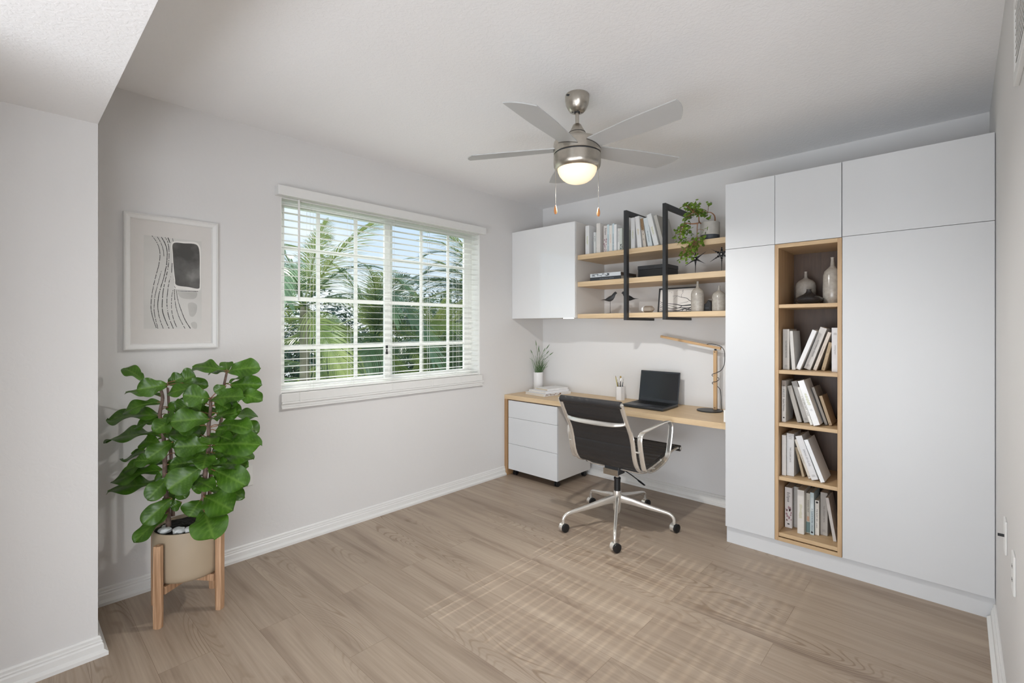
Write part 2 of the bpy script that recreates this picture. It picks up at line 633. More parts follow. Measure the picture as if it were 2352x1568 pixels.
box(bm, -0.105, 0.0, WY0, WY1, WZ1 - 0.004, WZ1)
finish('window_reveal', bm, M['frame_w'], win)
bm = BM()     # left sash (fixed) and right sash (slider, a little nearer)
def sash(bm, y0, y1, x0, x1, mys, mzs, st=0.035):
    box(bm, x0, x1, y0, y0 + st, WZ0 + 0.0505, WZ1 - 0.0705)
    box(bm, x0, x1, y1 - st, y1, WZ0 + 0.0505, WZ1 - 0.0705)
    box(bm, x0, x1, y0, y1, WZ0 + 0.026, WZ0 + 0.05)
    box(bm, x0, x1, y0, y1, WZ1 - 0.07, WZ1 - 0.046)
MZ = (1.837, 1.512, 1.196)
sash(bm, WY0 + 0.036, -1.640, -0.150, -0.126, (), ())
finish('window_sash', bm, M['frame_w'], win, bevel=0.002)
bm = BM()
sash(bm, -1.722, WY1 - 0.036, -0.124, -0.104, (), (), .052)
finish('window_sash', bm, M['frame_w'], win, bevel=0.002)
def muntins(ys, y0, y1, x0, x1):
    bm = BM()
    for y in ys:
        box(bm, x0, x1, y - 0.0125, y + 0.0125, WZ0 + 0.03, WZ1 - 0.05)
    for z in MZ:
        box(bm, x0 + 0.001, x1 - 0.001, y0, y1, z - 0.0125, z + 0.0125)
    finish('muntin_grid', bm, M['frame_w'], win, bevel=0.002)
muntins((-2.212, -1.938), WY0 + 0.072, -1.676, -0.144, -0.130)
muntins((-1.385, -1.112), -1.669, WY1 - 0.089, -0.120, -0.109)
bm = BM(); box(bm, -0.1385, -0.1355, WY0 + 0.072, -1.676, WZ0 + 0.03, WZ1 - 0.05)
finish('window_pane', bm, M['glass'], win)
bm = BM(); box(bm, -0.116, -0.113, -1.669, WY1 - 0.089, WZ0 + 0.03, WZ1 - 0.05)
finish('window_pane', bm, M['glass'], win)
bm = BM()
box(bm, -0.104, -0.094, -1.712, -1.698, 1.165, 1.195)
box(bm, -0.104, -0.092, -1.712, -1.698, 1.128, 1.146)
box(bm, -0.103, -0.098, -1.709, -1.701, 1.145, 1.166)
finish('window_latch', bm, M['blackplastic'], win)
bm = BM()     # sill: thick front rail and stepped apron
box(bm, -0.1045, 0.020, WY0 - 0.002, WY1 + 0.012, 0.8745, WZ0)
box(bm, -0.001, 0.026, WY0 - 0.002, WY1 + 0.028, 0.862, 0.874)
box(bm, -0.001, 0.018, WY0 - 0.002, WY1 + 0.02, 0.8432, 0.8618)
box(bm, -0.001, 0.024, WY0 - 0.002, WY1 + 0.022, 0.832, 0.843)
finish('window_sill', bm, M['trim'], win, bevel=0.002)

# blind: one wide venetian blind with open slats
bl = thing('window_blind', 'white venetian blind with open horizontal slats across the window', 'blind', (0.0, (WY0 + WY1) / 2, 2.17))
bm = BM()
box(bm, 0.0, 0.058, WY0 - 0.036, WY1 + 0.022, 2.122, 2.180)
finish('valance', bm, M['trim'], bl, bevel=0.003)
bm = BM()
box(bm, -0.062, -0.012, WY0 + 0.006, WY1 - 0.006, 2.118, 2.158)
finish('headrail', bm, M['frame_w'], bl, bevel=0.002)
bm = BM()
zs = [0.958 + 0.0432 * i for i in range(27)]
for z in zs:
    pts = []
    for k in range(7):
        u = k / 6 - 0.5
        pts.append((u * 0.046 - 0.037, 0.0012 * (1 - 4 * u * u) - 0.0010 * u))
    up = [Vector((x, WY0 + 0.008, z + dz + 0.0009)) for x, dz in pts]
    dn = [Vector((x, WY0 + 0.008, z + dz - 0.0009)) for x, dz in reversed(pts)]
    prism(bm, up + dn, (0, 0, 0), (0, WY1 - WY0 - 0.016, 0))
finish('slats', bm, M['frame_w'], bl)
bm = BM()
box(bm, -0.062, -0.012, WY0 + 0.008, WY1 - 0.008, 0.927, 0.940)
finish('bottom_rail', bm, M['frame_w'], bl, bevel=0.002)
for y in (-2.32, -2.04, -1.72, -1.40, -1.10):
    bm = BM()
    for x in (-0.0125, -0.0615):
        cyl(bm, (x, y, 0.93), (x, y, 2.13), 0.0009, 6)
    cyl(bm, (-0.011, y + 0.02, 0.93), (-0.011, y + 0.02, 2.13), 0.0009, 6)
    finish('ladder_cord', bm, M['frame_w'], bl)
bm = BM()
cyl(bm, (0.004, -2.398, 1.50), (0.004, -2.398, 2.125), 0.0065, 8)
finish('tilt_wand', bm, M['frame_w'], bl)
for y in (-2.40, -1.74, -1.38, -1.09):
    bm = BM()
    cyl(bm, (0.0275, y, 0.888), (0.0215, y, 0.935), 0.0012, 6)
    cyl(bm, (0.0275, y, 0.872), (0.0275, y, 0.888), 0.0035, 8, 0.0015)
    finish('cord_tassel', bm, M['frame_w'], bl)

# ---------------------------------------------------------------- outlets and vent
def outlet(name, label, x, y, z, nrm, hh=0.115, ww=0.072, dark=True, slots=True):
    nrm = Vector(nrm); side = Vector((0, 1, 0)) if abs(nrm.x) > .5 else Vector((1, 0, 0))
    t = thing(name, label, 'outlet', (x, y, z))
    bm = BM()
    obox(bm, Vector((x, y, z)) + nrm * 0.003, nrm, side, Vector((0, 0, 1)), 0.006, ww, hh)
    finish('cover_plate', bm, M['trim'], t, bevel=0.002)
    if slots:
        for dz in (-0.02, 0.02):
            for s in (-0.007, 0.007):
                bm = BM(); obox(bm, Vector((x, y, z + dz)) + nrm * 0.0062 + side * s, nrm, side, Vector((0, 0, 1)), 0.001, 0.002, 0.009)
                finish('slot', bm, M['blackplastic'], t)
    else:
        bm = BM(); cyl(bm, Vector((x, y, z)) + nrm * 0.005, Vector((x, y, z)) + nrm * 0.022, 0.005, 12)
        finish('plug', bm, M['blackplastic'], t)
    return t
outlet('wall_outlet', 'white coaxial plate with black connector, low on the window wall beside the potted tree', 0.0, -2.700, 0.47, (1, 0, 0), slots=False)
outlet('wall_outlet', 'white wall plate with a black plug on the right wall, next to the tall cabinets', RX, -1.272, 0.600, (-1, 0, 0), slots=False)
outlet('wall_outlet', 'white socket plate on the right wall, the lower one nearer the photo edge', RX, -1.62, 0.60, (-1, 0, 0))
v = thing('air_vent', 'white air vent grille high on the right wall', 'vent', (RX, -1.95, 2.1))
bm = BM()
box(bm, RX - 0.012, RX, -2.16, -1.765, 1.99, 2.02); box(bm, RX - 0.012, RX, -2.16, -1.765, 2.19, 2.22)
box(bm, RX - 0.012, RX, -2.16, -2.13, 2.02, 2.19); box(bm, RX - 0.012, RX, -1.795, -1.765, 2.02, 2.19)
finish('vent_frame', bm, M['trim'], v, bevel=0.002)
bm = BM()
for k in range(9):
    z = 2.03 + k * 0.0185
    obox(bm, (RX - 0.006, -1.9625, z), Vector((0.7, 0, 0.7)), Vector((0, 1, 0)), Vector((-0.7, 0, 0.7)), 0.012, 0.335, 0.002)
finish('louvres', bm, M['trim'], v)
bm = BM(); box(bm, RX - 0.001, RX, -2.13, -1.795, 2.02, 2.19)
finish('duct_opening', bm, M['dark'], v)

# ---------------------------------------------------------------- tall cabinets
CY = -0.605
G = 0.0011
def door(name, x0, x1, z0, z1, parent, mat=None):
    bm = BM(); box(bm, x0 + G, x1 - G, CY, CY + 0.018, z0 + G, z1 - G)
    return finish(name, bm, mat or M['cab'], parent, bevel=0.001)
t = thing('tall_cabinet', 'narrow white tall cabinet with two flat doors between desk and wooden bookcase', 'cabinet', (2.09, -0.3, 0.1), 'built-in white wardrobe units')
bm = BM(); box(bm, 1.953, 2.2285, CY + 0.0185, -0.001, 0.1, 2.212)
finish('carcass', bm, M['cab'], t)
door('lower_door', 1.953, 2.2305, 0.1, 1.81, t); door('upper_door', 1.953, 2.2305, 1.81, 2.212, t)
t = thing('tall_cabinet', 'wide white tall cabinet with two flat doors at the right end against the wall', 'cabinet', (2.84, -0.3, 0.1), 'built-in white wardrobe units')
bm = BM(); box(bm, 2.5555, 3.1325, CY + 0.0185, -0.001, 0.1, 2.212)
finish('carcass', bm, M['cab'], t)
door('lower_door', 2.5555, 3.131, 0.1, 1.812, t); door('upper_door', 2.5555, 3.131, 1.812, 2.212, t)
t = thing('top_cabinet', 'small white cupboard directly above the wooden bookcase niche', 'cabinet', (2.39, -0.3, 1.81), 'built-in white wardrobe units')
bm = BM(); box(bm, 2.2292, 2.5548, CY + 0.0185, -0.001, 1.8095, 2.212)
finish('carcass', bm, M['cab'], t)
door('upper_door', 2.2305, 2.5535, 1.8095, 2.212, t)
bm = BM(); box(bm, 1.957, 3.1325, -0.588, -0.57, 0.0, 0.0995)
tag(finish('cabinet_plinth', bm, M['cab'], origin=(2.54, -0.58, 0)), 'long low white plinth running under the tall cabinets', 'plinth')

# bookcase niche
NB = thing('niche_bookcase', 'tall narrow oak bookcase with five open compartments between the white cabinets', 'bookcase', (2.39, -0.43, 0.1))
X0, X1, XI0, XI1 = 2.2305, 2.5545, 2.2500, 2.5345
bm = BM(); box(bm, X0, XI0, CY, -0.24, 0.1, 1.808)
finish('side_panel', bm, M['oak_v'], NB, bevel=0.0008)
bm = BM(); box(bm, XI1, X1, CY, -0.24, 0.1, 1.808)
finish('side_panel', bm, M['oak_v'], NB, bevel=0.0008)
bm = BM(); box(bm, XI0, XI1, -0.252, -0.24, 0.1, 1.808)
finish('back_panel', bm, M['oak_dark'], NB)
bm = BM(); box(bm, XI0, XI1, CY, -0.252, 1.786, 1.808)
finish('top_panel', bm, M['oak_n'], NB, bevel=0.0008)
bm = BM(); box(bm, XI0, XI1, CY, -0.252, 0.100, 0.120)
finish('bottom_panel', bm, M['oak_n'], NB, bevel=0.0008)
SHZ = {'S': 1.461, 'B': 1.083, 'A': 0.780, 'C': 0.470, 'D': 0.147}
for k, z in SHZ.items():
    bm = BM(); box(bm, XI0, XI1, CY + 0.004, -0.252, z - 0.021, z)
    finish('shelf', bm, M['oak_n'], NB, bevel=0.0015)

# ---------------------------------------------------------------- wall cabinet and open shelves
t = thing('wall_cabinet', 'glossy white wall cupboard hung in the corner left of the open shelves', 'cabinet', (0.35, -0.22, 1.41))
bm = BM(); box(bm, 0.001, 0.706, -0.428, -0.001, 1.410, 2.200)
finish('carcass', bm, M['cabside'], t, bevel=0.001)
bm = BM(); box(bm, 0.001, 0.706, -0.448, -0.430, 1.409, 2.201)
finish('cabinet_door', bm, M['gloss'], t, bevel=0.0012)
bm = BM(); box(bm, 0.55, 0.62, -0.40, -0.34, 1.403, 1.409)
finish('downlight', bm, M['puck'], t)
SX0, SX1, SYF = 0.7085, 1.952, -0.413
for lab, z0, z1 in (('top oak wall shelf, carrying the long row of white books', 1.886, 1.925),
                    ('middle oak wall shelf, carrying the black box and star ornaments', 1.664, 1.704),
                    ('lowest oak wall shelf, carrying the two birds and bottle vases', 1.404, 1.439)):
    bm = BM(); box(bm, SX0, SX1, SYF, -0.001, z0, z1)
    tag(finish('wall_shelf', bm, M['oak'], origin=(1.33, -0.2, z0), bevel=0.0012), lab, 'shelf', 'oak wall shelves')
for lab, x in (('flat black metal bracket frame around the shelves, the left one of the pair', 1.158),
               ('flat black metal bracket frame around the shelves, the right one beside the trailing plant', 1.468)):
    t = thing('bracket_frame', lab, 'bracket', (x, -0.45, 1.38), 'black shelf bracket frames')
    a, b = x, x + 0.024
    bm = BM(); box(bm, a, b, -0.452, -0.4135, 1.384, 2.212)
    finish('upright', bm, M['blackmetal'], t, bevel=0.001)
    bm = BM(); box(bm, a, b, -0.4135, -0.001, 2.174, 2.212)
    finish('top_bar', bm, M['blackmetal'], t, bevel=0.001)
    bm = BM(); box(bm, a, b, -0.4135, -0.001, 1.384, 1.4035)
    finish('bottom_bar', bm, M['blackmetal'], t, bevel=0.001)

# ---------------------------------------------------------------- desk and drawers
t = thing('desk', 'long light oak desk built in between window wall and tall cabinets', 'desk', (0.98, -0.27, 0.0))
bm = BM(); box(bm, 0.001, 1.952, -0.550, -0.001, 0.684, 0.722)
finish('desktop', bm, M['oak'], t, bevel=0.0015)
bm = BM(); box(bm, 0.001, 0.033, -0.550, -0.032, 0.0, 0.684)
finish('leg_panel', bm, M['leg_oak'], t, bevel=0.0015)
t = thing('drawer_pedestal', 'white three-drawer pedestal on black castors under the desk end', 'drawer unit', (0.32, -0.3, 0.0))
bm = BM(); box(bm, 0.047, 0.596, -0.526, -0.06, 0.060, 0.674)
finish('carcass', bm, M['cabside'], t, bevel=0.001)
for z0, z1 in ((0.0585, 0.289), (0.289, 0.523), (0.523, 0.676)):
    bm = BM(); box(bm, 0.046, 0.597, -0.545, -0.5265, z0 + 0.001, z1 - 0.001)
    finish('drawer', bm, M['cab'], t, bevel=0.001)
for x in (0.085, 0.555):
    for y in (-0.49, -0.10):
        bm = BM()
        cyl(bm, (x - 0.014, y, 0.0225), (x - 0.004, y, 0.0225), 0.0225, 20)
        cyl(bm, (x + 0.004, y, 0.0225), (x + 0.014, y, 0.0225), 0.0225, 20)
        c = finish('caster', bm, M['blackplastic'], t, smooth=True)
        bm = BM()
        cyl(bm, (x, y, 0.0225), (x, y, 0.0605), 0.005, 10)
        box(bm, x - 0.018, x + 0.018, y - 0.018, y + 0.018, 0.055, 0.0595)
        cyl(bm, (x - 0.013, y, 0.0225), (x + 0.013, y, 0.0225), 0.004, 10)
        finish('caster_stem', bm, M['chrome'], c)
t = thing('desk_socket', 'white double power socket on the cabinet side above the desk end', 'socket', (1.95, -0.55, 0.775))
bm = BM(); box(bm, 1.941, 1.9525, -0.600, -0.47, 0.741, 0.815)
finish('cover_plate', bm, M['frame_w'], t, bevel=0.002)
for y in (-0.565, -0.505):
    bm = BM(); cyl(bm, (1.9395, y, 0.778), (1.9412, y, 0.778), 0.019, 20)
    finish('socket', bm, M['blade'], t)

# ---------------------------------------------------------------- books
COVER = {}
def cover(col, rough=0.5):
    k = (col, rough)
    if k not in COVER:
        COVER[k] = plain('book_cover_' + col, col, rough, var=0.03, scale=40)
    return COVER[k]

def text_part(name, body, size, mat, parent, loc, rot, ext=0.0, align='CENTER', sx=1.0):
    cu = bpy.data.curves.new(name, 'FONT')
    cu.body = body
    cu.size = size
    cu.align_x = align
    cu.align_y = 'CENTER'
    cu.extrude = ext
    cu.materials.append(mat)
    tmp = bpy.data.objects.new('tmp', cu)
    COL.objects.link(tmp)
    dg = bpy.context.evaluated_depsgraph_get()
    me = bpy.data.meshes.new_from_object(tmp.evaluated_get(dg))
    bpy.data.objects.remove(tmp)
    bpy.data.curves.remove(cu)
    me.name = name
    o = bpy.data.objects.new(name, me)
    COL.objects.link(o)
    o.parent = parent
    o.location = loc
    o.rotation_euler = rot
    o.scale = (sx, 1, 1)
    return o

INK = {}
def ink(col):
    if col not in INK:
        INK[col] = plain('ink_' + col, col, 0.6, var=0.02)
    return INK[col]

def book(x, y, z, w, h, d, lean, col, label, group, title=None, tcol='2a2a2a', tsize=None, tz=0.5, deco=None, round_=False):
    """spine faces -y; (x, z) is the lower left corner of the spine in its plane, lean in degrees (+ = top to the right)"""
    th = math.radians(lean)
    # pivot at the lower corner so that the tilted book stands on the shelf
    px = x if lean <= 0 else x + w / max(0.3, math.cos(th))
    t = thing('book', label, 'book', (px, y, z + 0.0006), group, rot=(0, th, 0))
    x0 = 0 if lean <= 0 else -w
    c = 0.0022
    def local(name, bm, mat, bevel=0.0, parent=None):
        bmesh.ops.recalc_face_normals(bm, faces=bm.faces)
        me = bpy.data.meshes.new(name); bm.to_mesh(me); bm.free(); me.materials.append(mat)
        o = bpy.data.objects.new(name, me); COL.objects.link(o); o.parent = parent or t
        if bevel:
            md = o.modifiers.new('bevel', 'BEVEL'); md.width = bevel; md.segments = 2
        return o
    bm = BM()
    prism(bm, [(x0, 0, 0), (x0 + w, 0, 0), (x0 + w, d, 0), (x0 + w - c, d, 0), (x0 + w - c, c, 0), (x0 + c, c, 0), (x0 + c, d, 0), (x0, d, 0)], (0, 0, 0), (0, 0, h))
    cv = local('cover', bm, cover(col), 0.0007)
    bm = BM(); box(bm, x0 + c, x0 + w - c, c, d - 0.004, 0.003, h - 0.003)
    local('page_block', bm, M['pages'])
    xm = x0 + w / 2
    if deco:
        for kind, dz0, dz1, dc, fw in deco:
            bm = BM()
            if kind == 'band':
                box(bm, xm - w * fw / 2, xm + w * fw / 2, -0.0004, 0.0, h * dz0, h * dz1)
            elif kind == 'dot':
                cyl(bm, (xm, -0.0005, h * dz0), (xm, 0, h * dz0), w * fw / 2, 14)
            elif kind == 'lines':
                k = 4
                for i in range(k):
                    zz = h * (dz0 + (dz1 - dz0) * i / (k - 1))
                    box(bm, xm - w * fw / 2 * (1 - 0.2 * (i % 2)), xm + w * fw / 2 * (1 - 0.3 * (i % 2)), -0.0004, 0.0, zz, zz + 0.0012)
            elif kind == 'scribble':
                rnd = random.Random(int(w * 1e5 + h * 1e4))
                k = int((dz1 - dz0) * h / 0.0042)
                for i in range(k):
                    zz = h * dz0 + i * 0.0042
                    a = rnd.uniform(0.15, 0.5) * fw; bb = rnd.uniform(0.15, 0.5) * fw
                    box(bm, xm - w * a, xm + w * bb, -0.0004, 0.0, zz, zz + 0.0023)
            elif kind == 'mottle':
                rnd = random.Random(int(w * 1e5 + h * 1e4) + 3)
                for i in range(16):
                    zz = rnd.uniform(dz0, dz1) * h
                    xx = rnd.uniform(-0.40, 0.40) * w; rr = rnd.uniform(0.05, 0.16) * w
                    pts = [(xm + max(-w * .49, min(w * .49, xx + rr * rnd.uniform(.6, 1.3) * math.cos(a_ * 0.9))), -0.00045, zz + 1.8 * rr * rnd.uniform(.6, 1.3) * math.sin(a_ * 0.9)) for a_ in range(7)]
                    prism(bm, pts, (0, 0, 0), (0, 0.0004, 0))
            local('spine_print', bm, ink(dc), parent=cv)
    if title:
        s = tsize or w * 0.55
        text_part('title', title, s, ink(tcol), cv, (xm, -0.0006, h * tz), (math.pi / 2, math.pi / 2, 0))
    return t

g = 'books leaning in the upper book compartment of the oak bookcase'
W1, W2, W3, W4 = 'd6d6d5', 'c9c8c5', 'dcd9d4', 'b9b6b1'
Z = SHZ['B']
book(2.259, -0.548, Z, .033, .235, .17, 0, W4, 'upright grey book at the left end of the upper book compartment in the bookcase', g, 'KATHERINE MOORE', '555555', .011, deco=[('lines', .06, .11, '777777', .5)])
book(2.304, -0.542, Z, .018, .225, .17, -3.6, W2, 'thin pale book leaning slightly left against the upright grey book', g)
book(2.318, -0.528, Z, .022, .240, .16, 20.3, 'e4e6e8', 'plain bright white book leaning right, first of the leaning ones in the upper book compartment', g)
book(2.352, -0.500, Z, .033, .252, .16, 19.0, 'c6c4c1', 'thick leaning grey-white book with a dark spine title in the upper book compartment', g, 'KATHERINE MOORE', '5a5a5a', .011, deco=[('lines', .07, .11, '777777', .5)])
book(2.400, -0.504, Z, .017, .227, .16, 18.6, 'cdc3b8', 'slim beige book leaning beside the thick grey-white one', g, 'the wild hours', '8a8078', .010, deco=[('dot', .09, 0, '443c34', .2)])
book(2.440, -0.500, Z, .017, .164, .13, 13.2, 'a58f70', 'short tan paperback leaning against the upright book at the niche side', g, 'little river', 'd8c8a8', .009, deco=[('dot', .09, 0, '443c34', .25)])
book(2.496, -0.529, Z, .033, .243, .17, 0, 'd3d3d6', 'upright white book half hidden at the right end of the upper book compartment', g, 'evening land', '8a8a8c', .010, deco=[('lines', .84, .88, '808080', .5)])
g = 'books leaning left in the middle book compartment of the oak bookcase'
Z = SHZ['A']
book(2.2575, -0.565, Z, .0195, .240, .17, 0, 'cfccc8', 'upright book with black lettering at the left of the middle book compartment', g, 'ALL AND ÉTÉ   Apple Tomson', '1c1c1c', .012, tz=.58, deco=[('band', .86, .995, '8b8078', .98), ('band', .09, .12, '222222', .4)])
book(2.330, -0.532, Z, .022, .213, .16, -14.2, 'a8a49e', 'grey book leaning left next to the upright lettered one', g)
book(2.3605, -0.515, Z, .029, .241, .16, -15.8, 'aaa8a5', 'taller grey book leaning left in the middle book compartment', g, 'northern shore', '86837f', .010, deco=[('lines', .06, .10, '7d7d7d', .5)])
book(2.402, -0.570, Z, .012, .216, .12, -17.1, 'e1e1de', 'very thin white book with black lettering squeezed in the leaning row', g, 'V  THE OPEN GATE   a novel', '1c1c1c', .009)
book(2.420, -0.580, Z, .031, .255, .17, -17.9, 'eef0f2', 'thick bright white book with a pale green emblem, leaning left', g, deco=[('scribble', .45, .72, 'c3c8a2', .55), ('scribble', .32, .38, 'c9c9d0', .5)])
book(2.462, -0.509, Z, .013, .216, .16, -18.0, '9f9991', 'slim grey-brown book behind the thick white one', g)
book(2.481, -0.512, Z, .015, .167, .14, -16.6, 'a38e72', 'small brown paperback at the right end of the leaning row', g, deco=[('dot', .08, 0, '302820', .3)])
g = 'books in the lower middle compartment of the oak bookcase'
Z = SHZ['C']
book(2.258, -0.565, Z, .020, .233, .17, 0, 'd6d4d1', 'narrow plain white book at the far left of the lower middle compartment', g)
book(2.2795, -0.551, Z, .037, .245, .17, 0, 'c9c9c9', 'thick upright pale grey book with a small spine title', g, 'THE CLEAR DAYS', '4a4a4a', .011, deco=[('lines', .87, .93, '6a6a6a', .55)])
book(2.352, -0.525, Z, .013, .168, .13, -12.7, 'a9987e', 'small khaki paperback leaning under the pale ones', g, 'little river', 'd8c8a8', .008)
book(2.388, -0.542, Z, .013, .223, .15, -18.9, 'd0cabf', 'slim cream book leaning against the khaki paperback', g, 'the wild hours', '8a8078', .009, deco=[('dot', .06, 0, '555555', .35)])
book(2.407, -0.560, Z, .033, .248, .17, -19.1, 'd9dadc', 'thick leaning white book with a grey upright title', g, 'SPRING OF GLASS', '7a7a80', .012, deco=[('lines', .07, .11, '8a8a8a', .55)])
book(2.453, -0.575, Z, .020, .237, .17, -20.2, 'e6e9ec', 'bright white book with a beige front cover, rightmost of the leaning stack', g)
g = 'books in the bottom compartment of the oak bookcase'
Z = SHZ['D']
book(2.257, -0.495, Z, .037, .237, .17, 0, 'd4d0cf', 'book with pink mottled spine and black title at the left of the bottom compartment', g, 'Eclipse', '141414', .021, tz=.76, deco=[('mottle', .18, .50, 'a08088', 1), ('band', .08, .11, '222222', .3)])
book(2.297, -0.462, Z, .030, .240, .15, 0, 'aaa7a3', 'plain grey book pushed back beside the pink mottled one', g)
book(2.332, -0.543, Z, .0335, .251, .17, 0, 'd2cfca', 'tall cream book with a faded green emblem, pulled forward', g, deco=[('scribble', .36, .68, 'bdbb9c', .6)])
book(2.3675, -0.501, Z, .020, .229, .15, 0, 'c2bdb2', 'narrow book fading from cream to teal at its foot', g, 'MORNING TALES', '5c5750', .009, tz=.68, deco=[('band', .02, .28, '6f8786', .98), ('band', .30, .42, 'c39c82', .5)])
book(2.390, -0.514, Z, .0185, .241, .15, 0, 'b4c4c9', 'light blue book with dark title in the bottom compartment', g, 'A CLOCKWORK ORANGE', '1f2a33', .0115, tz=.34, deco=[('dot', .06, 0, '1b1b1b', .6), ('band', .56, .88, 'c8d2d5', .7)])
book(2.411, -0.499, Z, .0195, .198, .14, 0, 'd8d5ce', 'short white book with black lettering between the light blue and grey books', g, 'THE SILENT SEA   a story', '3a3a3a', .010, tz=.48, deco=[('dot', .94, 0, '1b1b1b', .6)])
book(2.4335, -0.475, Z, .034, .243, .16, 0, 'a9a49e', 'thick grey book with a small upright title, right of the short white book', g, 'THE LONGEST PATH', '6c6864', .010, deco=[('lines', .08, .13, '7c7874', .6)])
book(2.5035, -0.530, Z, .0155, .236, .13, -9.0, 'bcb7b3', 'thin grey book leaning left at the right side of the bottom compartment', g)

g = 'books standing on the top wall shelf left of the first black bracket'
Z = 1.925; Y = -0.385
book(.748, -.36, Z, .017, .209, .15, 0, '9c8468', 'narrow brown book half hidden at the far left of the top shelf row', g, deco=[('band', .0, .25, '3c4a44', .95)])
book(.766, Y, Z, .037, .237, .20, 0, 'd9dadb', 'thick white book with a pale green emblem beside the wall cupboard', g, deco=[('scribble', .36, .66, 'c3c6a0', .5)])
book(.829, -.36, Z, .021, .180, .15, 0, 'd0d3d3', 'short white book with bold black lettering near the cupboard', g, 'A CITY', '2c3033', .014, tz=.7)
book(.852, -.36, Z, .017, .176, .15, 0, 'ccd3cf', 'short pale green book with a black pattern at its foot', g, deco=[('mottle', .02, .30, '3a433f', 1)])
book(.872, Y, Z, .036, .240, .20, 0, 'd5d2ce', 'tall plain off-white book in the left half of the top shelf row', g)
book(.931, -.37, Z, .035, .216, .17, 0, 'd2cdcb', 'book with pink mottled spine on the top wall shelf', g, 'Eclipse', '30302e', .020, tz=.78, deco=[('mottle', .05, .52, 'a07f88', 1)])
book(.969, -.38, Z, .018, .219, .15, 0, 'c6d6dc', 'light blue book with dark title, left of the coral lettered book', g, 'A CLOCKWORK ORANGE', '24313a', .011, tz=.34)
book(.9885, -.38, Z, .026, .209, .15, 0, 'e0ddd8', 'white book with faint coral lettering on the top shelf', g, 'morning tales', 'c99f88', .013)
book(1.0155, -.38, Z, .018, .219, .15, 0, 'c3d2d9', 'light blue book with dark title, right of the coral lettered book', g, 'A CLOCKWORK ORANGE', '24313a', .011, tz=.34)
book(1.034, Y, Z, .0235, .209, .19, 0, 'e4e5e6', 'plain bright white book next to the second light blue one', g)
book(1.063, -.38, Z, .019, .176, .15, 0, 'd9dad8', 'short white book with grey marks just left of the black bracket', g, deco=[('scribble', .4, .9, 'b5b6b4', .6)])
book(1.0825, -.38, Z, .021, .174, .15, 0, 'cdd3cd', 'short pale green book touching the black bracket', g, deco=[('mottle', .02, .28, '46504b', 1)])
g = 'books on the top wall shelf between the two black brackets'
book(1.1825, Y, Z, .031, .238, .19, 0, 'dcdddd', 'upright white book with pale green emblem, first between the brackets', g, deco=[('scribble', .33, .6, 'c3c6a0', .5)])
book(1.2365, Y, Z, .034, .242, .18, -5.2, 'dfe0e0', 'white book with beige emblem leaning slightly left between the brackets', g, deco=[('scribble', .42, .62, 'cfc6a4', .5)])
book(1.2800, -.375, Z, .023, .224, .16, -7.0, 'c7c0b6', 'narrow book with brown patterned upper spine between the brackets', g, 'fall', '33302c', .013, tz=.28, deco=[('mottle', .45, .98, '7c6246', 1), ('band', .6, .99, '8d7354', .95)])
book(1.3165, -.375, Z, .036, .223, .16, -9.8, 'cfd7da', 'pale blue-grey book with teal spine lettering leaning left', g, 'the island letters', '3d6670', .013, tz=.35)
book(1.3715, Y, Z, .036, .246, .19, -14.2, 'dcdede', 'white book with green emblem, most tilted of those beside the second bracket', g, deco=[('scribble', .36, .6, 'c3c6a0', .5)])
book(1.4145, Y + .02, Z, .026, .235, .21, -14.6, 'b9b7b1', 'grey book with a wide visible cover leaning behind the second bracket', g)

g = 'large flat books on the middle wall shelf'
def flat_book(x0, x1, y0, y1, z0, th, col, label, g, loc=None, rotz=0.0, spine='-y', title=None, tcol='dddddd', ts=.012, deco=None, c2=None, tx=.5):
    cx, cy = (x0 + x1) / 2, (y0 + y1) / 2
    t = thing('book', label, 'book', (cx, cy, z0), g, rot=(0, 0, rotz))
    w, d = x1 - x0, y1 - y0
    c = 0.0025
    def local(name, bm, mat, parent=None):
        bmesh.ops.recalc_face_normals(bm, faces=bm.faces)
        me = bpy.data.meshes.new(name); bm.to_mesh(me); bm.free(); me.materials.append(mat)
        o = bpy.data.objects.new(name, me); COL.objects.link(o); o.parent = parent or t
        return o
    bm = BM()
    pr = [(-w / 2, -d / 2, 0), (-w / 2, -d / 2, th), (-w / 2, d / 2, th), (-w / 2, d / 2, th - c), (-w / 2, -d / 2 + c, th - c), (-w / 2, -d / 2 + c, c), (-w / 2, d / 2, c), (-w / 2, d / 2, 0)]
    prism(bm, pr, (0, 0, 0), (w, 0, 0))
    cv = local('cover', bm, cover(col))
    bm = BM(); box(bm, -w / 2 + .003, w / 2 - .003, -d / 2 + c, d / 2 - .004, c, th - c)
    local('page_block', bm, M['pages'] if not c2 else cover(c2))
    if title:
        text_part('title', title, ts, ink(tcol), cv, (-w / 2 + w * tx, -d / 2 - .0004, th / 2), (math.pi / 2, 0, 0))
    if deco:
        rnd = random.Random(5)
        bm = BM()
        for i in range(34):
            xx = rnd.uniform(-.45, .1) * w; zz = rnd.uniform(.15, .8) * th
            box(bm, xx, xx + rnd.uniform(.004, .022), -d / 2 - .0004, -d / 2, zz, zz + th * .12)
        local('spine_print', bm, ink(deco), parent=cv)
    return t
flat_book(.812, 1.096, -.385, -.12, 1.7045, .029, '34383c', 'large dark book lying flat, lower of the two on the middle shelf', g, title='the new interior collection', tcol='8a8f94', tx=.55)
flat_book(.812, 1.092, -.383, -.13, 1.734, .029, 'c9ced2', 'large silver-grey book lying flat on top of the dark one', g, deco='4a5058', c2='5a4c42')
g = 'books stacked flat on the desk corner'
R82 = math.radians(82)
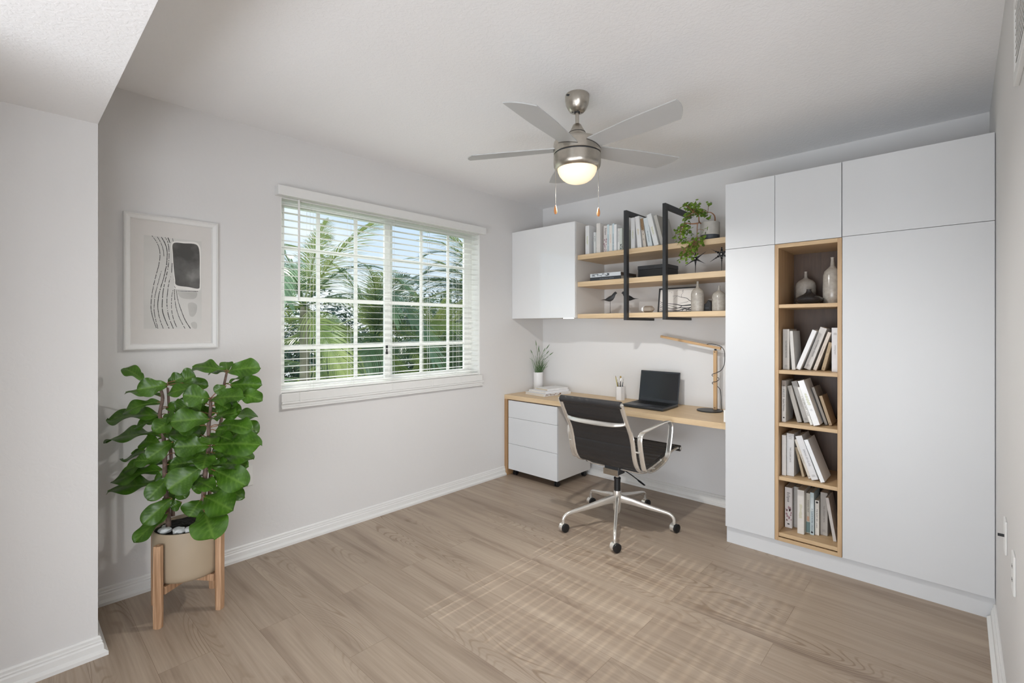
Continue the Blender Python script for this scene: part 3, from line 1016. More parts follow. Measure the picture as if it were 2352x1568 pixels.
def desk_book(cx, cy, L_, D_, z, th, col, label, rot, **k):
    return flat_book(cx - L_ / 2, cx + L_ / 2, cy - D_ / 2, cy + D_ / 2, z, th, col, label, g, rotz=rot, **k)
desk_book(.258, -.240, .335, .250, .7225, .021, 'dfe0e2', 'lowest white book of the desk stack, with a brown patterned spine', R82, title='winter houses', tcol='4a3a2c', tx=.30, deco='7a5636')
desk_book(.246, -.215, .300, .225, .7440, .014, 'e6e7e9', 'middle white book of the desk stack', math.radians(84))
desk_book(.252, -.180, .250, .170, .7585, .016, 'e2e2e2', 'smallest white book on top of the desk stack', math.radians(80), c2='cdbfa8')

# ---------------------------------------------------------------- ceramics and small things on shelves
def vase(name, label, cat, c, prof, mat, group=None, seg=48, neckmat=None):
    t = thing(name, label, cat, c, group)
    bm = BM()
    lathe(bm, prof, c, seg)
    finish('body', bm, mat, t, smooth=True)
    return t
BOT = [(0, 0), (.040, 0), (.044, .004), (.0445, .06), (.0445, .125), (.040, .145), (.028, .160), (.014, .170), (.009, .182), (.0075, .205), (.0085, .215), (.0062, .215), (.006, .19), (0, .188)]
def scaled(prof, sr, sz):
    return [(r * sr, z * sz) for r, z in prof]
vase('bottle_vase', 'taller grey glazed bottle vase on the lowest wall shelf beside the tree picture', 'vase', (1.659, -.30, 1.4393), BOT, M['vase_g'], 'grey bottle vases on the wall shelf')
vase('bottle_vase', 'shorter grey glazed bottle vase on the lowest wall shelf next to the white cabinet', 'vase', (1.806, -.30, 1.4393), [(0, 0), (.040, 0), (.0445, .005), (.045, .05), (.0445, .10), (.041, .118), (.030, .130), (.014, .139), (.008, .147), (.0066, .168), (.0078, .176), (.0055, .176), (.005, .15), (0, .148)], M['vase_g'], 'grey bottle vases on the wall shelf')
vase('bottle_vase', 'stubby grey bottle vase at the left of the top bookcase niche', 'vase', (2.334, -.345, 1.4613), [(0, 0), (.050, 0), (.053, .005), (.054, .06), (.054, .115), (.050, .135), (.038, .150), (.018, .160), (.009, .170), (.0080, .198), (.0095, .204), (.007, .204), (.006, .18), (0, .178)], M['vase_g'], 'grey bottle vases in the top bookcase niche')
vase('bottle_vase', 'tall grey bottle vase at the right of the top bookcase niche', 'vase', (2.482, -.42, 1.4613), [(0, 0), (.042, 0), (.046, .005), (.0475, .08), (.046, .165), (.040, .188), (.024, .205), (.012, .218), (.0085, .25), (.0085, .262), (.0105, .268), (.0075, .268), (.007, .24), (0, .238)], M['vase_g'], 'grey bottle vases in the top bookcase niche')
vase('squat_vase', 'flat wide black glazed vase with a short neck in the top bookcase niche', 'vase', (2.376, -.474, 1.4613), [(0, 0), (.030, 0), (.050, .006), (.066, .018), (.070, .028), (.066, .038), (.048, .050), (.028, .060), (.016, .070), (.012, .080), (.0125, .088), (.010, .088), (.009, .075), (0, .074)], M['vase_b'])
# black sculpture between the bottle vases: stepped figure
t = thing('black_sculpture', 'small black stepped sculpture between the two bottle vases', 'sculpture', (1.722, -.25, 1.4393))
bm = BM()
prism(bm, [(1.688, -.285, 1.4393), (1.746, -.285, 1.4393), (1.746, -.285, 1.500), (1.741, -.285, 1.512), (1.733, -.285, 1.514), (1.730, -.285, 1.522), (1.722, -.285, 1.520), (1.719, -.285, 1.512), (1.714, -.285, 1.503), (1.702, -.285, 1.494), (1.690, -.285, 1.489)], (0, 0, 0), (0, .06, 0))
finish('body', bm, M['blackplastic'], t, bevel=.004)
bm = BM(); box(bm, 1.706, 1.732, -.2862, -.2848, 1.462, 1.468)
finish('slot', bm, M['slate'], t)
# faceted stone
t = thing('geometric_ornament', 'small faceted hexagonal ornament, half white and half taupe', 'ornament', (1.31, -.37, 1.4393))
def facet(bm, x0, x1, x2, x3, cy, z0, r):
    rings = []
    for x, rr in ((x0, .002), (x1, r), (x2, r), (x3, .002)):
        rings.append([bm.verts.new((x, cy + rr * math.cos(a * math.pi / 3 + math.pi / 6) * 1.0, z0 + r * .866 + rr * math.sin(a * math.pi / 3 + math.pi / 6) * .866 / 1.0)) for a in range(6)])
    for a, b in zip(rings, rings[1:]):
        for i in range(6):
            bm.faces.new((a[i], a[(i + 1) % 6], b[(i + 1) % 6], b[i]))
    bm.faces.new(rings[0]); bm.faces.new(rings[-1])
bm = BM(); facet(bm, 1.256, 1.277, 1.288, 1.289, -.37, 1.440, .0285)
finish('white_half', bm, M['ceramic'], t)
bm = BM(); facet(bm, 1.2895, 1.2905, 1.348, 1.369, -.37, 1.440, .0287)
finish('taupe_half', bm, plain('taupe_ceramic', '8f8478', .5), t)
# black lidded box
t = thing('storage_box', 'black lidded storage box with a slot handle on the middle wall shelf', 'box', (1.33, -.24, 1.7045))
bm = BM(); box(bm, 1.214, 1.444, -.335, -.14, 1.7045, 1.768)
finish('body', bm, M['blackplastic'], t, bevel=.0015)
bm = BM(); box(bm, 1.212, 1.446, -.337, -.138, 1.7685, 1.797)
ld = finish('lid', bm, M['blackmetal'], t, bevel=.0015)
bm = BM(); box(bm, 1.302, 1.348, -.3378, -.3366, 1.777, 1.785)
finish('handle_slot', bm, M['dark'], ld)
# bird figurines (flat steel birds on wire)
def bird(cx, cy, face, label):
    z0 = 1.4393
    t = thing('bird_figurine', label, 'figurine', (cx, cy, z0), 'black bird figurines on wire stands')
    bm = BM(); cyl(bm, (cx, cy, z0), (cx, cy, z0 + .004), .036, 28)
    finish('base', bm, M['blackmetal'], t)
    bm = BM(); cyl(bm, (cx, cy, z0 + .004), (cx, cy, z0 + .10), .0018, 8)
    finish('rod', bm, M['blackmetal'], t)
    prof = [(-.092, .113), (-.060, .116), (-.046, .120), (-.030, .130), (-.008, .142), (.012, .150), (.026, .160), (.036, .171), (.046, .177), (.055, .175), (.058, .169), (.066, .165), (.057, .162), (.050, .150), (.040, .128), (.026, .110), (.008, .101), (-.012, .100), (-.036, .106), (-.058, .112)]
    bm = BM()
    # lofted body: front and back outlines with a swollen middle
    cxs = [Vector((cx + face * u, cy, z0 + v)) for u, v in prof]
    cen = Vector((cx, cy, z0 + .125))
    rim = [bm.verts.new(p) for p in cxs]
    rings = []
    for s in (-1, 1):
        inner = [bm.verts.new(cen.lerp(p, .72) + Vector((0, s * .007, 0))) for p in cxs]
        inn2 = [bm.verts.new(cen.lerp(p, .35) + Vector((0, s * .011, 0))) for p in cxs]
        k = len(prof)
        for i in range(k):
            j = (i + 1) % k
            bm.faces.new((rim[i], rim[j], inner[j], inner[i]))
            bm.faces.new((inner[i], inner[j], inn2[j], inn2[i]))
        bm.faces.new(inn2)
    finish('bird_body', bm, M['blackmetal'], t, smooth=True)
bird(.948, -.30, 1, 'black bird figurine facing right on the lowest wall shelf, left of the bracket')
bird(1.103, -.28, -1, 'black bird figurine facing left, partly behind the left black bracket')
# star ornaments
def star(cx, cz, cy, R, label, spiky):
    z0 = 1.7045
    t = thing('star_ornament', label, 'ornament', (cx, cy, z0), 'black metal star ornaments')
    bm = BM()
    cyl(bm, (cx, cy, z0), (cx, cy, z0 + .003), .025, 20)
    finish('base', bm, M['blackmetal'], t)
    bm = BM()
    cyl(bm, (cx, cy, z0 + .003), (cx, cy, cz - R * .45), .0016, 8)
    finish('rod', bm, M['blackmetal'], t)
    bm = BM()
    for k in range(6):
        a = math.radians(90 + 60 * k)
        d = Vector((math.cos(a), 0, math.sin(a))); s = Vector((-d.z, 0, d.x))
        c = Vector((cx, cy, cz))
        wd = .010 if not spiky else .007
        prism(bm, [c + s * wd, c + d * R * .35 + s * .0045, c + d * R * .55 + s * .0022, c + d * R, c + d * R * .55 - s * .0022, c + d * R * .35 - s * .0045, c - s * wd], (0, -.003, 0), (0, .003, 0))
        if spiky:
            prism(bm, [c + d * R * .30 + s * .010, c + d * R * .36 + s * .003, c + d * R * .36 - s * .003, c + d * R * .30 - s * .010, c + d * R * .24], (0, -.0032, 0), (0, .0032, 0))
            prism(bm, [c + d * R * .50 + s * .006, c + d * R * .54, c + d * R * .50 - s * .006, c + d * R * .46], (0, -.0032, 0), (0, .0032, 0))
            d2 = (d + Vector((-math.sin(a), 0, math.cos(a))) * .58).normalized(); s2 = Vector((-d2.z, 0, d2.x))
            prism(bm, [c + d2 * R * .12 + s2 * .004, c + d2 * R * .30, c + d2 * R * .12 - s2 * .004], (0, -.003, 0), (0, .003, 0))
    bmesh.ops.translate(bm, verts=bm.verts, vec=(0, 0, 0))
    # every prism was laid around y=cy: thickness runs along y
    o = finish('star', bm, M['blackmetal'], t)
    bm = BM(); cyl(bm, (cx, cy - .0075, cz), (cx, cy - .001, cz), .0045, 14)
    finish('centre_stud', bm, M['ceramic'], t)
star(1.622, 1.823, -.25, .088, 'black six-armed star ornament with plain arms on the middle wall shelf', False)
star(1.806, 1.838, -.25, .092, 'black snowflake-like star ornament next to the white cabinet', True)
# tree picture in black frame leaning on the wall shelf
t = thing('framed_picture', 'small black framed print of bare tree branches leaning on the lowest wall shelf', 'picture', (1.46, -.2, 1.4393))
px0, px1, pz0, pz1 = 1.325, 1.618, 1.4395, 1.628
def lean_y(z):
    return -.235 + (z - pz0) * .16
def pq(x, z, off=0.0):
    return Vector((x, lean_y(z) - off, z))
bm = BM()
for a, b, c, d in ((px0, px1, pz0, pz0 + .011), (px0, px1, pz1 - .011, pz1), (px0, px0 + .011, pz0, pz1), (px1 - .011, px1, pz0, pz1)):
    prism(bm, [pq(a, c, .004), pq(b, c, .004), pq(b, d, .004), pq(a, d, .004)], (0, 0, 0), (0, .016, 0))
finish('picture_frame', bm, M['blackmetal'], t)
bm = BM(); prism(bm, [pq(px0 + .008, pz0 + .006), pq(px1 - .008, pz0 + .006), pq(px1 - .008, pz1 - .006), pq(px0 + .008, pz1 - .006)], (0, 0, 0), (0, .006, 0))
pr = finish('print_sheet', bm, plain('warm_white_print', 'dfdbd6', .5, var=.02), t)
bm = BM()
def branch(pts, w0, w1):
    P = catmull([(x, 0, z) for x, z in pts], 5)
    L_, R_ = [], []
    for i, p in enumerate(P):
        d = (P[min(len(P) - 1, i + 1)] - P[max(0, i - 1)]).normalized()
        s = Vector((-d.z, 0, d.x))
        ww = (w0 + (w1 - w0) * i / (len(P) - 1)) / 2
        fx = lambda q: (min(px1 - .012, max(px0 + .012, q.x)), min(pz1 - .012, max(pz0 + .012, q.z)))
        L_.append(bm.verts.new(pq(*fx(p + s * ww), .0008)))
        R_.append(bm.verts.new(pq(*fx(p - s * ww), .0008)))
    for i in range(len(P) - 1):
        try:
            bm.faces.new((L_[i], L_[i + 1], R_[i + 1], R_[i]))
        except ValueError:
            pass
def bp(u, v):
    return (px0 + u * (px1 - px0), pz0 + v * (pz1 - pz0))
B_ = lambda pts, a, b: branch([bp(*q) for q in pts], a, b)
B_([(0.98, .42), (.84, .45), (.76, .55), (.62, .60), (.50, .66), (.38, .66)], .0050, .0012)
B_([(.62, .60), (.61, .70), (.66, .82), (.63, .90)], .0022, .0008)
B_([(.50, .66), (.44, .58), (.42, .52)], .0016, .0006)
B_([(.98, .30), (.80, .28), (.64, .27), (.48, .33), (.30, .36), (.06, .42)], .010, .0018)
B_([(.80, .42), (.66, .38), (.56, .36)], .0026, .0008)
B_([(.98, .22), (.80, .17), (.60, .19), (.40, .16), (.20, .22), (.04, .24)], .0075, .002)
B_([(.98, .12), (.84, .10), (.70, .14), (.56, .08), (.40, .10), (.2, .07), (.04, .10)], .009, .002)
B_([(.70, .14), (.64, .05)], .006, .004)
B_([(.66, .27), (.54, .18), (.36, .27), (.20, .31)], .005, .0012)
B_([(.90, .20), (.80, .12), (.74, .04)], .005, .005)
for i in range(5):
    B_([(.05, .47 - .075 * i), (.12, .40 - .07 * i), (.20, .33 - .055 * i)], .0022, .003)
B_([(.30, .85), (.27, .90)], .0016, .0008); B_([(.36, .78), (.33, .84)], .0016, .0008); B_([(.48, .84), (.50, .90)], .0018, .001); B_([(.63, .80), (.65, .90)], .0035, .001)
finish('branch_print', bm, M['blackmetal'], pr)

# ---------------------------------------------------------------- trailing plant on the top shelf
def leaf_disc(bm, c, n, r, seg=7):
    n = Vector(n).normalized()
    a = n.orthogonal().normalized(); b = n.cross(a)
    c = Vector(c)
    top = bm.verts.new(c + n * r * .18)
    ring = [bm.verts.new(c + a * r * math.cos(2 * math.pi * i / seg) + b * r * .85 * math.sin(2 * math.pi * i / seg)) for i in range(seg)]
    for i in range(seg):
        bm.faces.new((top, ring[i], ring[(i + 1) % seg]))
t = thing('trailing_plant', 'trailing round-leaved plant in a grey two-tone concrete pot on the top wall shelf', 'plant', (1.745, -.30, 1.9253))
pc = Vector((1.745, -.30, 1.9253))
bm = BM(); lathe(bm, [(0, 0), (.060, 0), (.0625, .003), (.0625, .042)], pc, 44)
finish('pot_base', bm, M['slate'], t, smooth=True)
bm = BM(); lathe(bm, [(.0625, .0425), (.0635, .044), (.0635, .128), (.0615, .131), (.056, .131), (.055, .115), (0, .115)], pc, 44)
finish('pot', bm, M['concrete'], t, smooth=True)
bm = BM(); lathe(bm, [(0, .112), (.0545, .112), (.0545, .118), (0, .121)], pc, 30)
finish('soil', bm, M['soil'], t, smooth=True)
STEM = {'main': [(1.70, -.30, 2.045), (1.685, -.335, 2.065), (1.69, -.36, 2.10), (1.68, -.375, 2.12), (1.655, -.385, 2.135)],
        'over': [(1.70, -.32, 2.045), (1.70, -.37, 2.055), (1.712, -.42, 2.040), (1.716, -.445, 2.03), (1.716, -.45, 2.00), (1.715, -.45, 1.93)],
        'left': [(1.716, -.44, 2.035), (1.68, -.45, 2.035), (1.64, -.445, 2.045), (1.60, -.44, 2.035), (1.575, -.44, 2.01)],
        'loop': [(1.775, -.29, 2.045), (1.785, -.32, 2.09), (1.77, -.34, 2.115), (1.745, -.35, 2.12)]}
bm = BM()
for k_, pts in STEM.items():
    P = catmull(pts, 6)
    tube(bm, P, [.0052 - .003 * i / len(P) for i in range(len(P))], 8)
rnd = random.Random(11)
tips = []
def twig(a, b, r=.0016):
    a, b = Vector(a), Vector(b)
    mid = (a + b) / 2 + Vector((rnd.uniform(-.01, .01), rnd.uniform(-.01, .01), rnd.uniform(0, .012)))
    tube(bm, catmull([a, mid, b], 3), r, 5)
crown = [(rnd.uniform(1.60, 1.745), rnd.uniform(-.42, -.31), rnd.uniform(2.10, 2.195)) for _ in range(26)]
crown = [c for c in crown if abs(c[0] - 1.665) / .085 + abs(c[2] - 2.145) / .075 < 1.5]
for c in crown:
    twig((1.665, -.38, 2.13) if c[0] < 1.70 else (1.75, -.35, 2.12), c); tips.append((c, 9, .018))
leftc = [(1.565 + rnd.uniform(-.03, .10), -.44 + rnd.uniform(-.03, .02), 2.01 + rnd.uniform(-.080, .03)) for _ in range(20)]
for c in leftc:
    twig((1.60, -.44, 2.035), c); tips.append((c, 6, .022))
hang = []
for _ in range(36):
    u = rnd.random()
    zc = 1.98 - u * .19
    xc = 1.722 - u * .085 + rnd.uniform(-.045, .075 * (1 - u * .6))
    hang.append((xc, -.452 + rnd.uniform(-.02, .008), zc))
for c in hang:
    twig((1.715, -.45, 1.93) if c[2] < 1.95 else (1.716, -.45, 1.985), c, .0013); tips.append((c, 5, .022))
finish('stems', bm, M['twig'], t, smooth=True)
bm = BM()
for c, k, s in tips:
    for _ in range(k):
        p = Vector(c) + Vector((rnd.gauss(0, s * .7), rnd.gauss(0, s * .35), rnd.gauss(0, s * .7)))
        p.x = max(p.x, 1.508)
        leaf_disc(bm, p, (rnd.uniform(-.8, .8), rnd.uniform(-1.2, .1), rnd.uniform(.0, 1.2)), rnd.uniform(.0080, .0135))
o = finish('foliage', bm, M['bonsai'], t, smooth=True, normals=False)
o['kind'] = 'stuff'

# ---------------------------------------------------------------- desk accessories
vc = Vector((.066, -.153, .7223))
t = thing('grass_vase', 'white cylinder vase with tall green grass stems in the desk corner', 'vase', vc)
bm = BM(); lathe(bm, [(0, 0), (.044, 0), (.0455, .002), (.0455, .178), (.0435, .180), (.041, .178), (.041, .15), (0, .15)], vc, 40)
finish('vase_body', bm, M['ceramic'], t, smooth=True)
bm = BM()
rnd = random.Random(4)
SD = Vector((.7309, .6825, 0))
blades = [(-.062, .255, 1), (-.052, .19, 0), (-.022, .36, 1), (-.012, .30, 1), (.008, .27, 1), (.042, .275, 1), (.088, .315, 1), (.075, .21, 0), (.100, .245, 1), (.112, .225, 1), (.058, .16, 0), (-.075, .165, 0), (.03, .2, 0), (.02, .24, 0), (.095, .18, 0)]
for dx, hh, head in blades:
    b0 = vc + Vector((rnd.uniform(-.025, .025), rnd.uniform(-.025, .025), .155))
    tip = vc + SD * dx + Vector((0, 0, .180 + hh * .82)) + Vector((rnd.uniform(0, .02), rnd.uniform(-.03, .03), 0))
    tip.x = max(tip.x, .012)
    mid = b0.lerp(tip, .5) + Vector((0, 0, .03)) - SD * dx * .18
    P = catmull([b0, mid, tip], 6)
    tube(bm, P, [.0012] * len(P), 5)
    if head:
        P2 = [P[-1] + (P[-1] - P[-4]) * (k * .22 - .9) for k in range(6)]
        tube(bm, P2, [.0006, .0034, .0042, .0036, .0022, .0005], 6)
for k in range(46):
    b0 = vc + Vector((rnd.uniform(-.03, .03), rnd.uniform(-.03, .03), .155))
    d = SD * rnd.uniform(-.06, .085) + Vector((rnd.uniform(-.0, .02), rnd.uniform(-.03, .03), rnd.uniform(.07, .17)))
    tip = b0 + d; tip.x = max(tip.x, .012)
    P = catmull([b0, b0.lerp(tip, .5) + Vector((0, 0, .012)), tip], 4)
    n = len(P)
    tube(bm, P, None, 4, side=(rnd.uniform(-1, 1), rnd.uniform(-1, 1), 0.1), flat=[(.0055 * (1 - (i / n) ** 2) + .0005, .0006) for i in range(n)])
finish('grass_stems', bm, M['grass'], t, smooth=True, normals=False)

cc = Vector((.934, -.121, .7223))
t = thing('pencil_cup', 'white hexagonal pencil cup beside the laptop', 'pencil cup', cc)
bm = BM()
ro, ri, hh = .0385, .0345, .113
o6 = [Vector((math.cos(math.radians(a + 12)), math.sin(math.radians(a + 12)), 0)) for a in range(0, 360, 60)]
vo0 = [bm.verts.new(cc + d * ro) for d in o6]; vo1 = [bm.verts.new(cc + d * ro + Vector((0, 0, hh))) for d in o6]
vi1 = [bm.verts.new(cc + d * ri + Vector((0, 0, hh))) for d in o6]; vi0 = [bm.verts.new(cc + d * ri + Vector((0, 0, .01))) for d in o6]
for i in range(6):
    j = (i + 1) % 6
    bm.faces.new((vo0[i], vo0[j], vo1[j], vo1[i])); bm.faces.new((vo1[i], vo1[j], vi1[j], vi1[i])); bm.faces.new((vi1[i], vi1[j], vi0[j], vi0[i]))
bm.faces.new(vo0); bm.faces.new(vi0)
finish('cup', bm, M['ceramic'], t)
def pen(dx, dy, lx, hgt, col, kind, label, grp):
    b0 = cc + Vector((dx * .3, dy, .012)); tp = cc + Vector((lx, dy, hgt))
    d = (tp - b0).normalized()
    o = thing('pencil' if kind == 'pencil' else 'paint_brush', label, 'pencil' if kind == 'pencil' else 'brush', b0, grp)
    bm = BM()
    if kind == 'pencil':
        tube(bm, [b0, tp - d * .012], .0033, 6); finish('shaft', bm, ink(col), o)
        bm = BM(); tube(bm, [tp - d * .012, tp], [.0033, .0006], 6); finish('tip', bm, M['twig'], o)
    else:
        tube(bm, [b0, tp - d * .045], [.0035, .0028], 8); finish('handle', bm, ink(col), o)
        bm = BM()
        s1 = .0075 if kind == 'fan' else .0026
        tube(bm, [tp - d * .045, tp - d * .018], None, 8, side=(1, 0, 0), flat=[(.006, .006), (s1 * 2, .005)], power=2.2); finish('ferrule', bm, M['chrome'], o)
        bm = BM(); tube(bm, [tp - d * .018, tp - d * .004, tp], None, 8, side=(1, 0, 0), flat=[(s1 * 2, .005), (s1 * 2.2, .004), (s1 * (1.6 if kind == 'fan' else .2), .002)]); finish('bristles', bm, ink('a58a4a' if kind == 'fan' else 'dddcd8'), o)
gp = 'pencils and brushes in the hexagonal cup'
pen(-.02, .004, -.046, .200, 'b3a54a', 'pencil', 'yellow pencil leaning left in the white hexagonal cup', gp)
pen(-.01, -.008, -.022, .190, '17181a', 'brush', 'black-handled brush with white tip, second from left in the cup', gp)
pen(.00, .010, -.012, .158, '17181a', 'brush', 'shortest black brush in the middle of the cup', gp)
pen(.01, -.002, .006, .200, '17181a', 'fan', 'wide flat brush with tan bristles in the cup', gp)
pen(.02, .006, .030, .196, '2b3b46', 'brush', 'dark blue brush at the right of the cup', gp)

bm = BM(); prism(bm, [(.765, -.335, .7223), (.915, -.295, .7223), (.935, -.240, .7223), (.80, -.25, .7223)], (0, 0, 0), (0, 0, .002))
tag(finish('paper_sheet', bm, M['paper'], origin=(.85, -.28, .7223)), 'white sheet of paper on the desk just behind the chair back', 'paper')

# laptop
t = thing('laptop', 'open black laptop with a dark blank screen on the desk', 'laptop', (1.27, -.25, .7223))
LA, LB, LC, LD = Vector((1.118, -.405, .7245)), Vector((1.456, -.420, .7245)), Vector((1.447, -.140, .7245)), Vector((1.065, -.105, .7245))
LD = LA + (LC - LB)
bm = BM(); prism(bm, [LA, LB, LC, LD], (0, 0, 0), (0, 0, .020))
base = finish('base', bm, M['laptop'], t, bevel=.006, seg=3)
ex, ey = (LB - LA), (LD - LA)
up = Vector((0, 0, 1))
def kp(u, v, dz=.0205):
    return LA + ex * u + ey * v + up * (dz)
bm = BM()
rows = 6
for r_ in range(rows):
    n_ = 15
    for c_ in range(n_):
        u0 = .06 + .88 * c_ / n_; u1 = u0 + .88 / n_ * .86
        v0 = .42 + .44 * r_ / rows; v1 = v0 + .44 / rows * .84
        if r_ == 0 and 3 < c_ < 9:
            u1 = u0 + .88 / n_
        prism(bm, [kp(u0, v0), kp(u1, v0), kp(u1, v1), kp(u0, v1)], (0, 0, 0), (0, 0, .0012))
finish('keyboard', bm, M['blackplastic'], base)
bm = BM(); prism(bm, [kp(.34, .06), kp(.62, .06), kp(.62, .34), kp(.34, .34)], (0, 0, 0), (0, 0, .0005))
finish('touchpad', bm, M['slate'], base)
# lid: hinge near the back edge, leaning back slightly
h0, h1 = kp(0.0, .97, .018), kp(1.0, .97, .018)
upv = (Vector((0, 0, 1)) + ey.normalized() * .20).normalized() * .243
bk_ = ey.normalized() * .009
bm = BM(); prism(bm, [h0, h1, h1 + upv, h0 + upv], (0, 0, 0), bk_)
lid = finish('screen_lid', bm, M['laptop'], t, bevel=.004, seg=3)
e_ = (h1 - h0).normalized(); u_ = upv.normalized(); fr = -ey.normalized() * .0006
bm = BM(); prism(bm, [h0 + e_ * .010 + u_ * .026 + fr, h1 - e_ * .010 + u_ * .026 + fr, h1 - e_ * .010 + upv - u_ * .012 + fr, h0 + e_ * .010 + upv - u_ * .012 + fr], (0, 0, 0), -fr * .9)
finish('display', bm, M['screen'], lid)

# desk lamp
t = thing('desk_lamp', 'wooden desk lamp with a slim tilted arm and round black base', 'lamp', (1.678, -.14, .7223))
bm = BM(); lathe(bm, [(0, 0), (.085, 0), (.087, .002), (.087, .006), (.085, .008), (0, .008)], (1.684, -.148, .7223), 48)
finish('base', bm, M['blackmetal'], t, smooth=True)
bm = BM(); box(bm, 1.698, 1.721, -.112, -.090, .7305, 1.160)
finish('pole', bm, M['lampwood'], t, bevel=.001)
bm = BM(); cyl(bm, (1.7095, -.118, .743), (1.7095, -.089, .743), .003, 12); cyl(bm, (1.7095, -.101, 1.158), (1.7095, -.101, 1.172), .008, 14)
cyl(bm, (1.7095, -.118, 1.150), (1.7095, -.089, 1.150), .003, 12)
finish('hinge', bm, M['blackmetal'], t, smooth=True)
a_, b_ = Vector((1.288, -.101, 1.258)), Vector((1.748, -.101, 1.1760))
ax = (b_ - a_).normalized(); az = Vector((-ax.z, 0, ax.x))
bm = BM(); obox(bm, (a_ + b_) / 2, ax, Vector((0, 1, 0)), az, (b_ - a_).length, .024, .018)
arm = finish('arm', bm, M['lampwood_x'], t, bevel=.001)
bm = BM(); obox(bm, (a_ + b_) / 2 - ax * .08 - az * .0097, ax, Vector((0, 1, 0)), az, .27, .014, .001)
finish('light_strip', bm, M['ceramic'], arm)
bm = BM()
ctr = Vector((1.7095, -.101, 0))
pts = [(1.648, -.101, 1.203), (1.665, -.101, 1.208), (1.70, -.095, 1.204), (1.745, -.09, 1.190), (1.768, -.09, 1.160), (1.772, -.09, 1.110), (1.768, -.09, 1.060), (1.750, -.095, 1.020), (1.725, -.12, 1.000), (1.700, -.124, .990), (1.685, -.101, .976), (1.700, -.078, .965), (1.722, -.078, .960), (1.734, -.101, .948), (1.722, -.124, .936), (1.700, -.124, .930), (1.687, -.101, .918), (1.700, -.078, .905), (1.722, -.080, .892), (1.745, -.10, .870), (1.757, -.12, .82), (1.765, -.14, .775), (1.775, -.15, .740), (1.80, -.17, .7265), (1.87, -.24, .7260), (1.935, -.40, .7262), (1.944, -.50, .7262), (1.944, -.5, .742)]
tube(bm, catmull(pts, 5), .0023, 8)
finish('cable', bm, M['blackplastic'], t, smooth=True)

# ---------------------------------------------------------------- fiddle-leaf fig in a pot on a wooden stand
FIG_STEMS = [
    [(0.315, -3.134, 0.419), (0.311, -3.138, 0.496), (0.302, -3.146, 0.602), (0.302, -3.146, 0.725), (0.298, -3.15, 0.813), (0.285, -3.162, 0.919), (0.295, -3.153, 0.998), (0.285, -3.162, 1.051)],
    [(0.424, -3.026, 0.468), (0.431, -3.02, 0.565), (0.436, -3.015, 0.662), (0.447, -3.005, 0.777), (0.447, -3.005, 0.874), (0.453, -2.999, 0.944), (0.451, -3.0, 0.996)],
    [(0.329, -2.978, 0.439), (0.344, -2.964, 0.678), (0.356, -2.953, 0.752), (0.383, -2.928, 0.918), (0.383, -2.928, 1.01), (0.398, -2.914, 1.116)],
    [(0.18, -3.089, 0.431), (0.177, -3.093, 0.617), (0.17, -3.099, 0.766), (0.167, -3.102, 0.915), (0.162, -3.107, 1.031)],
]
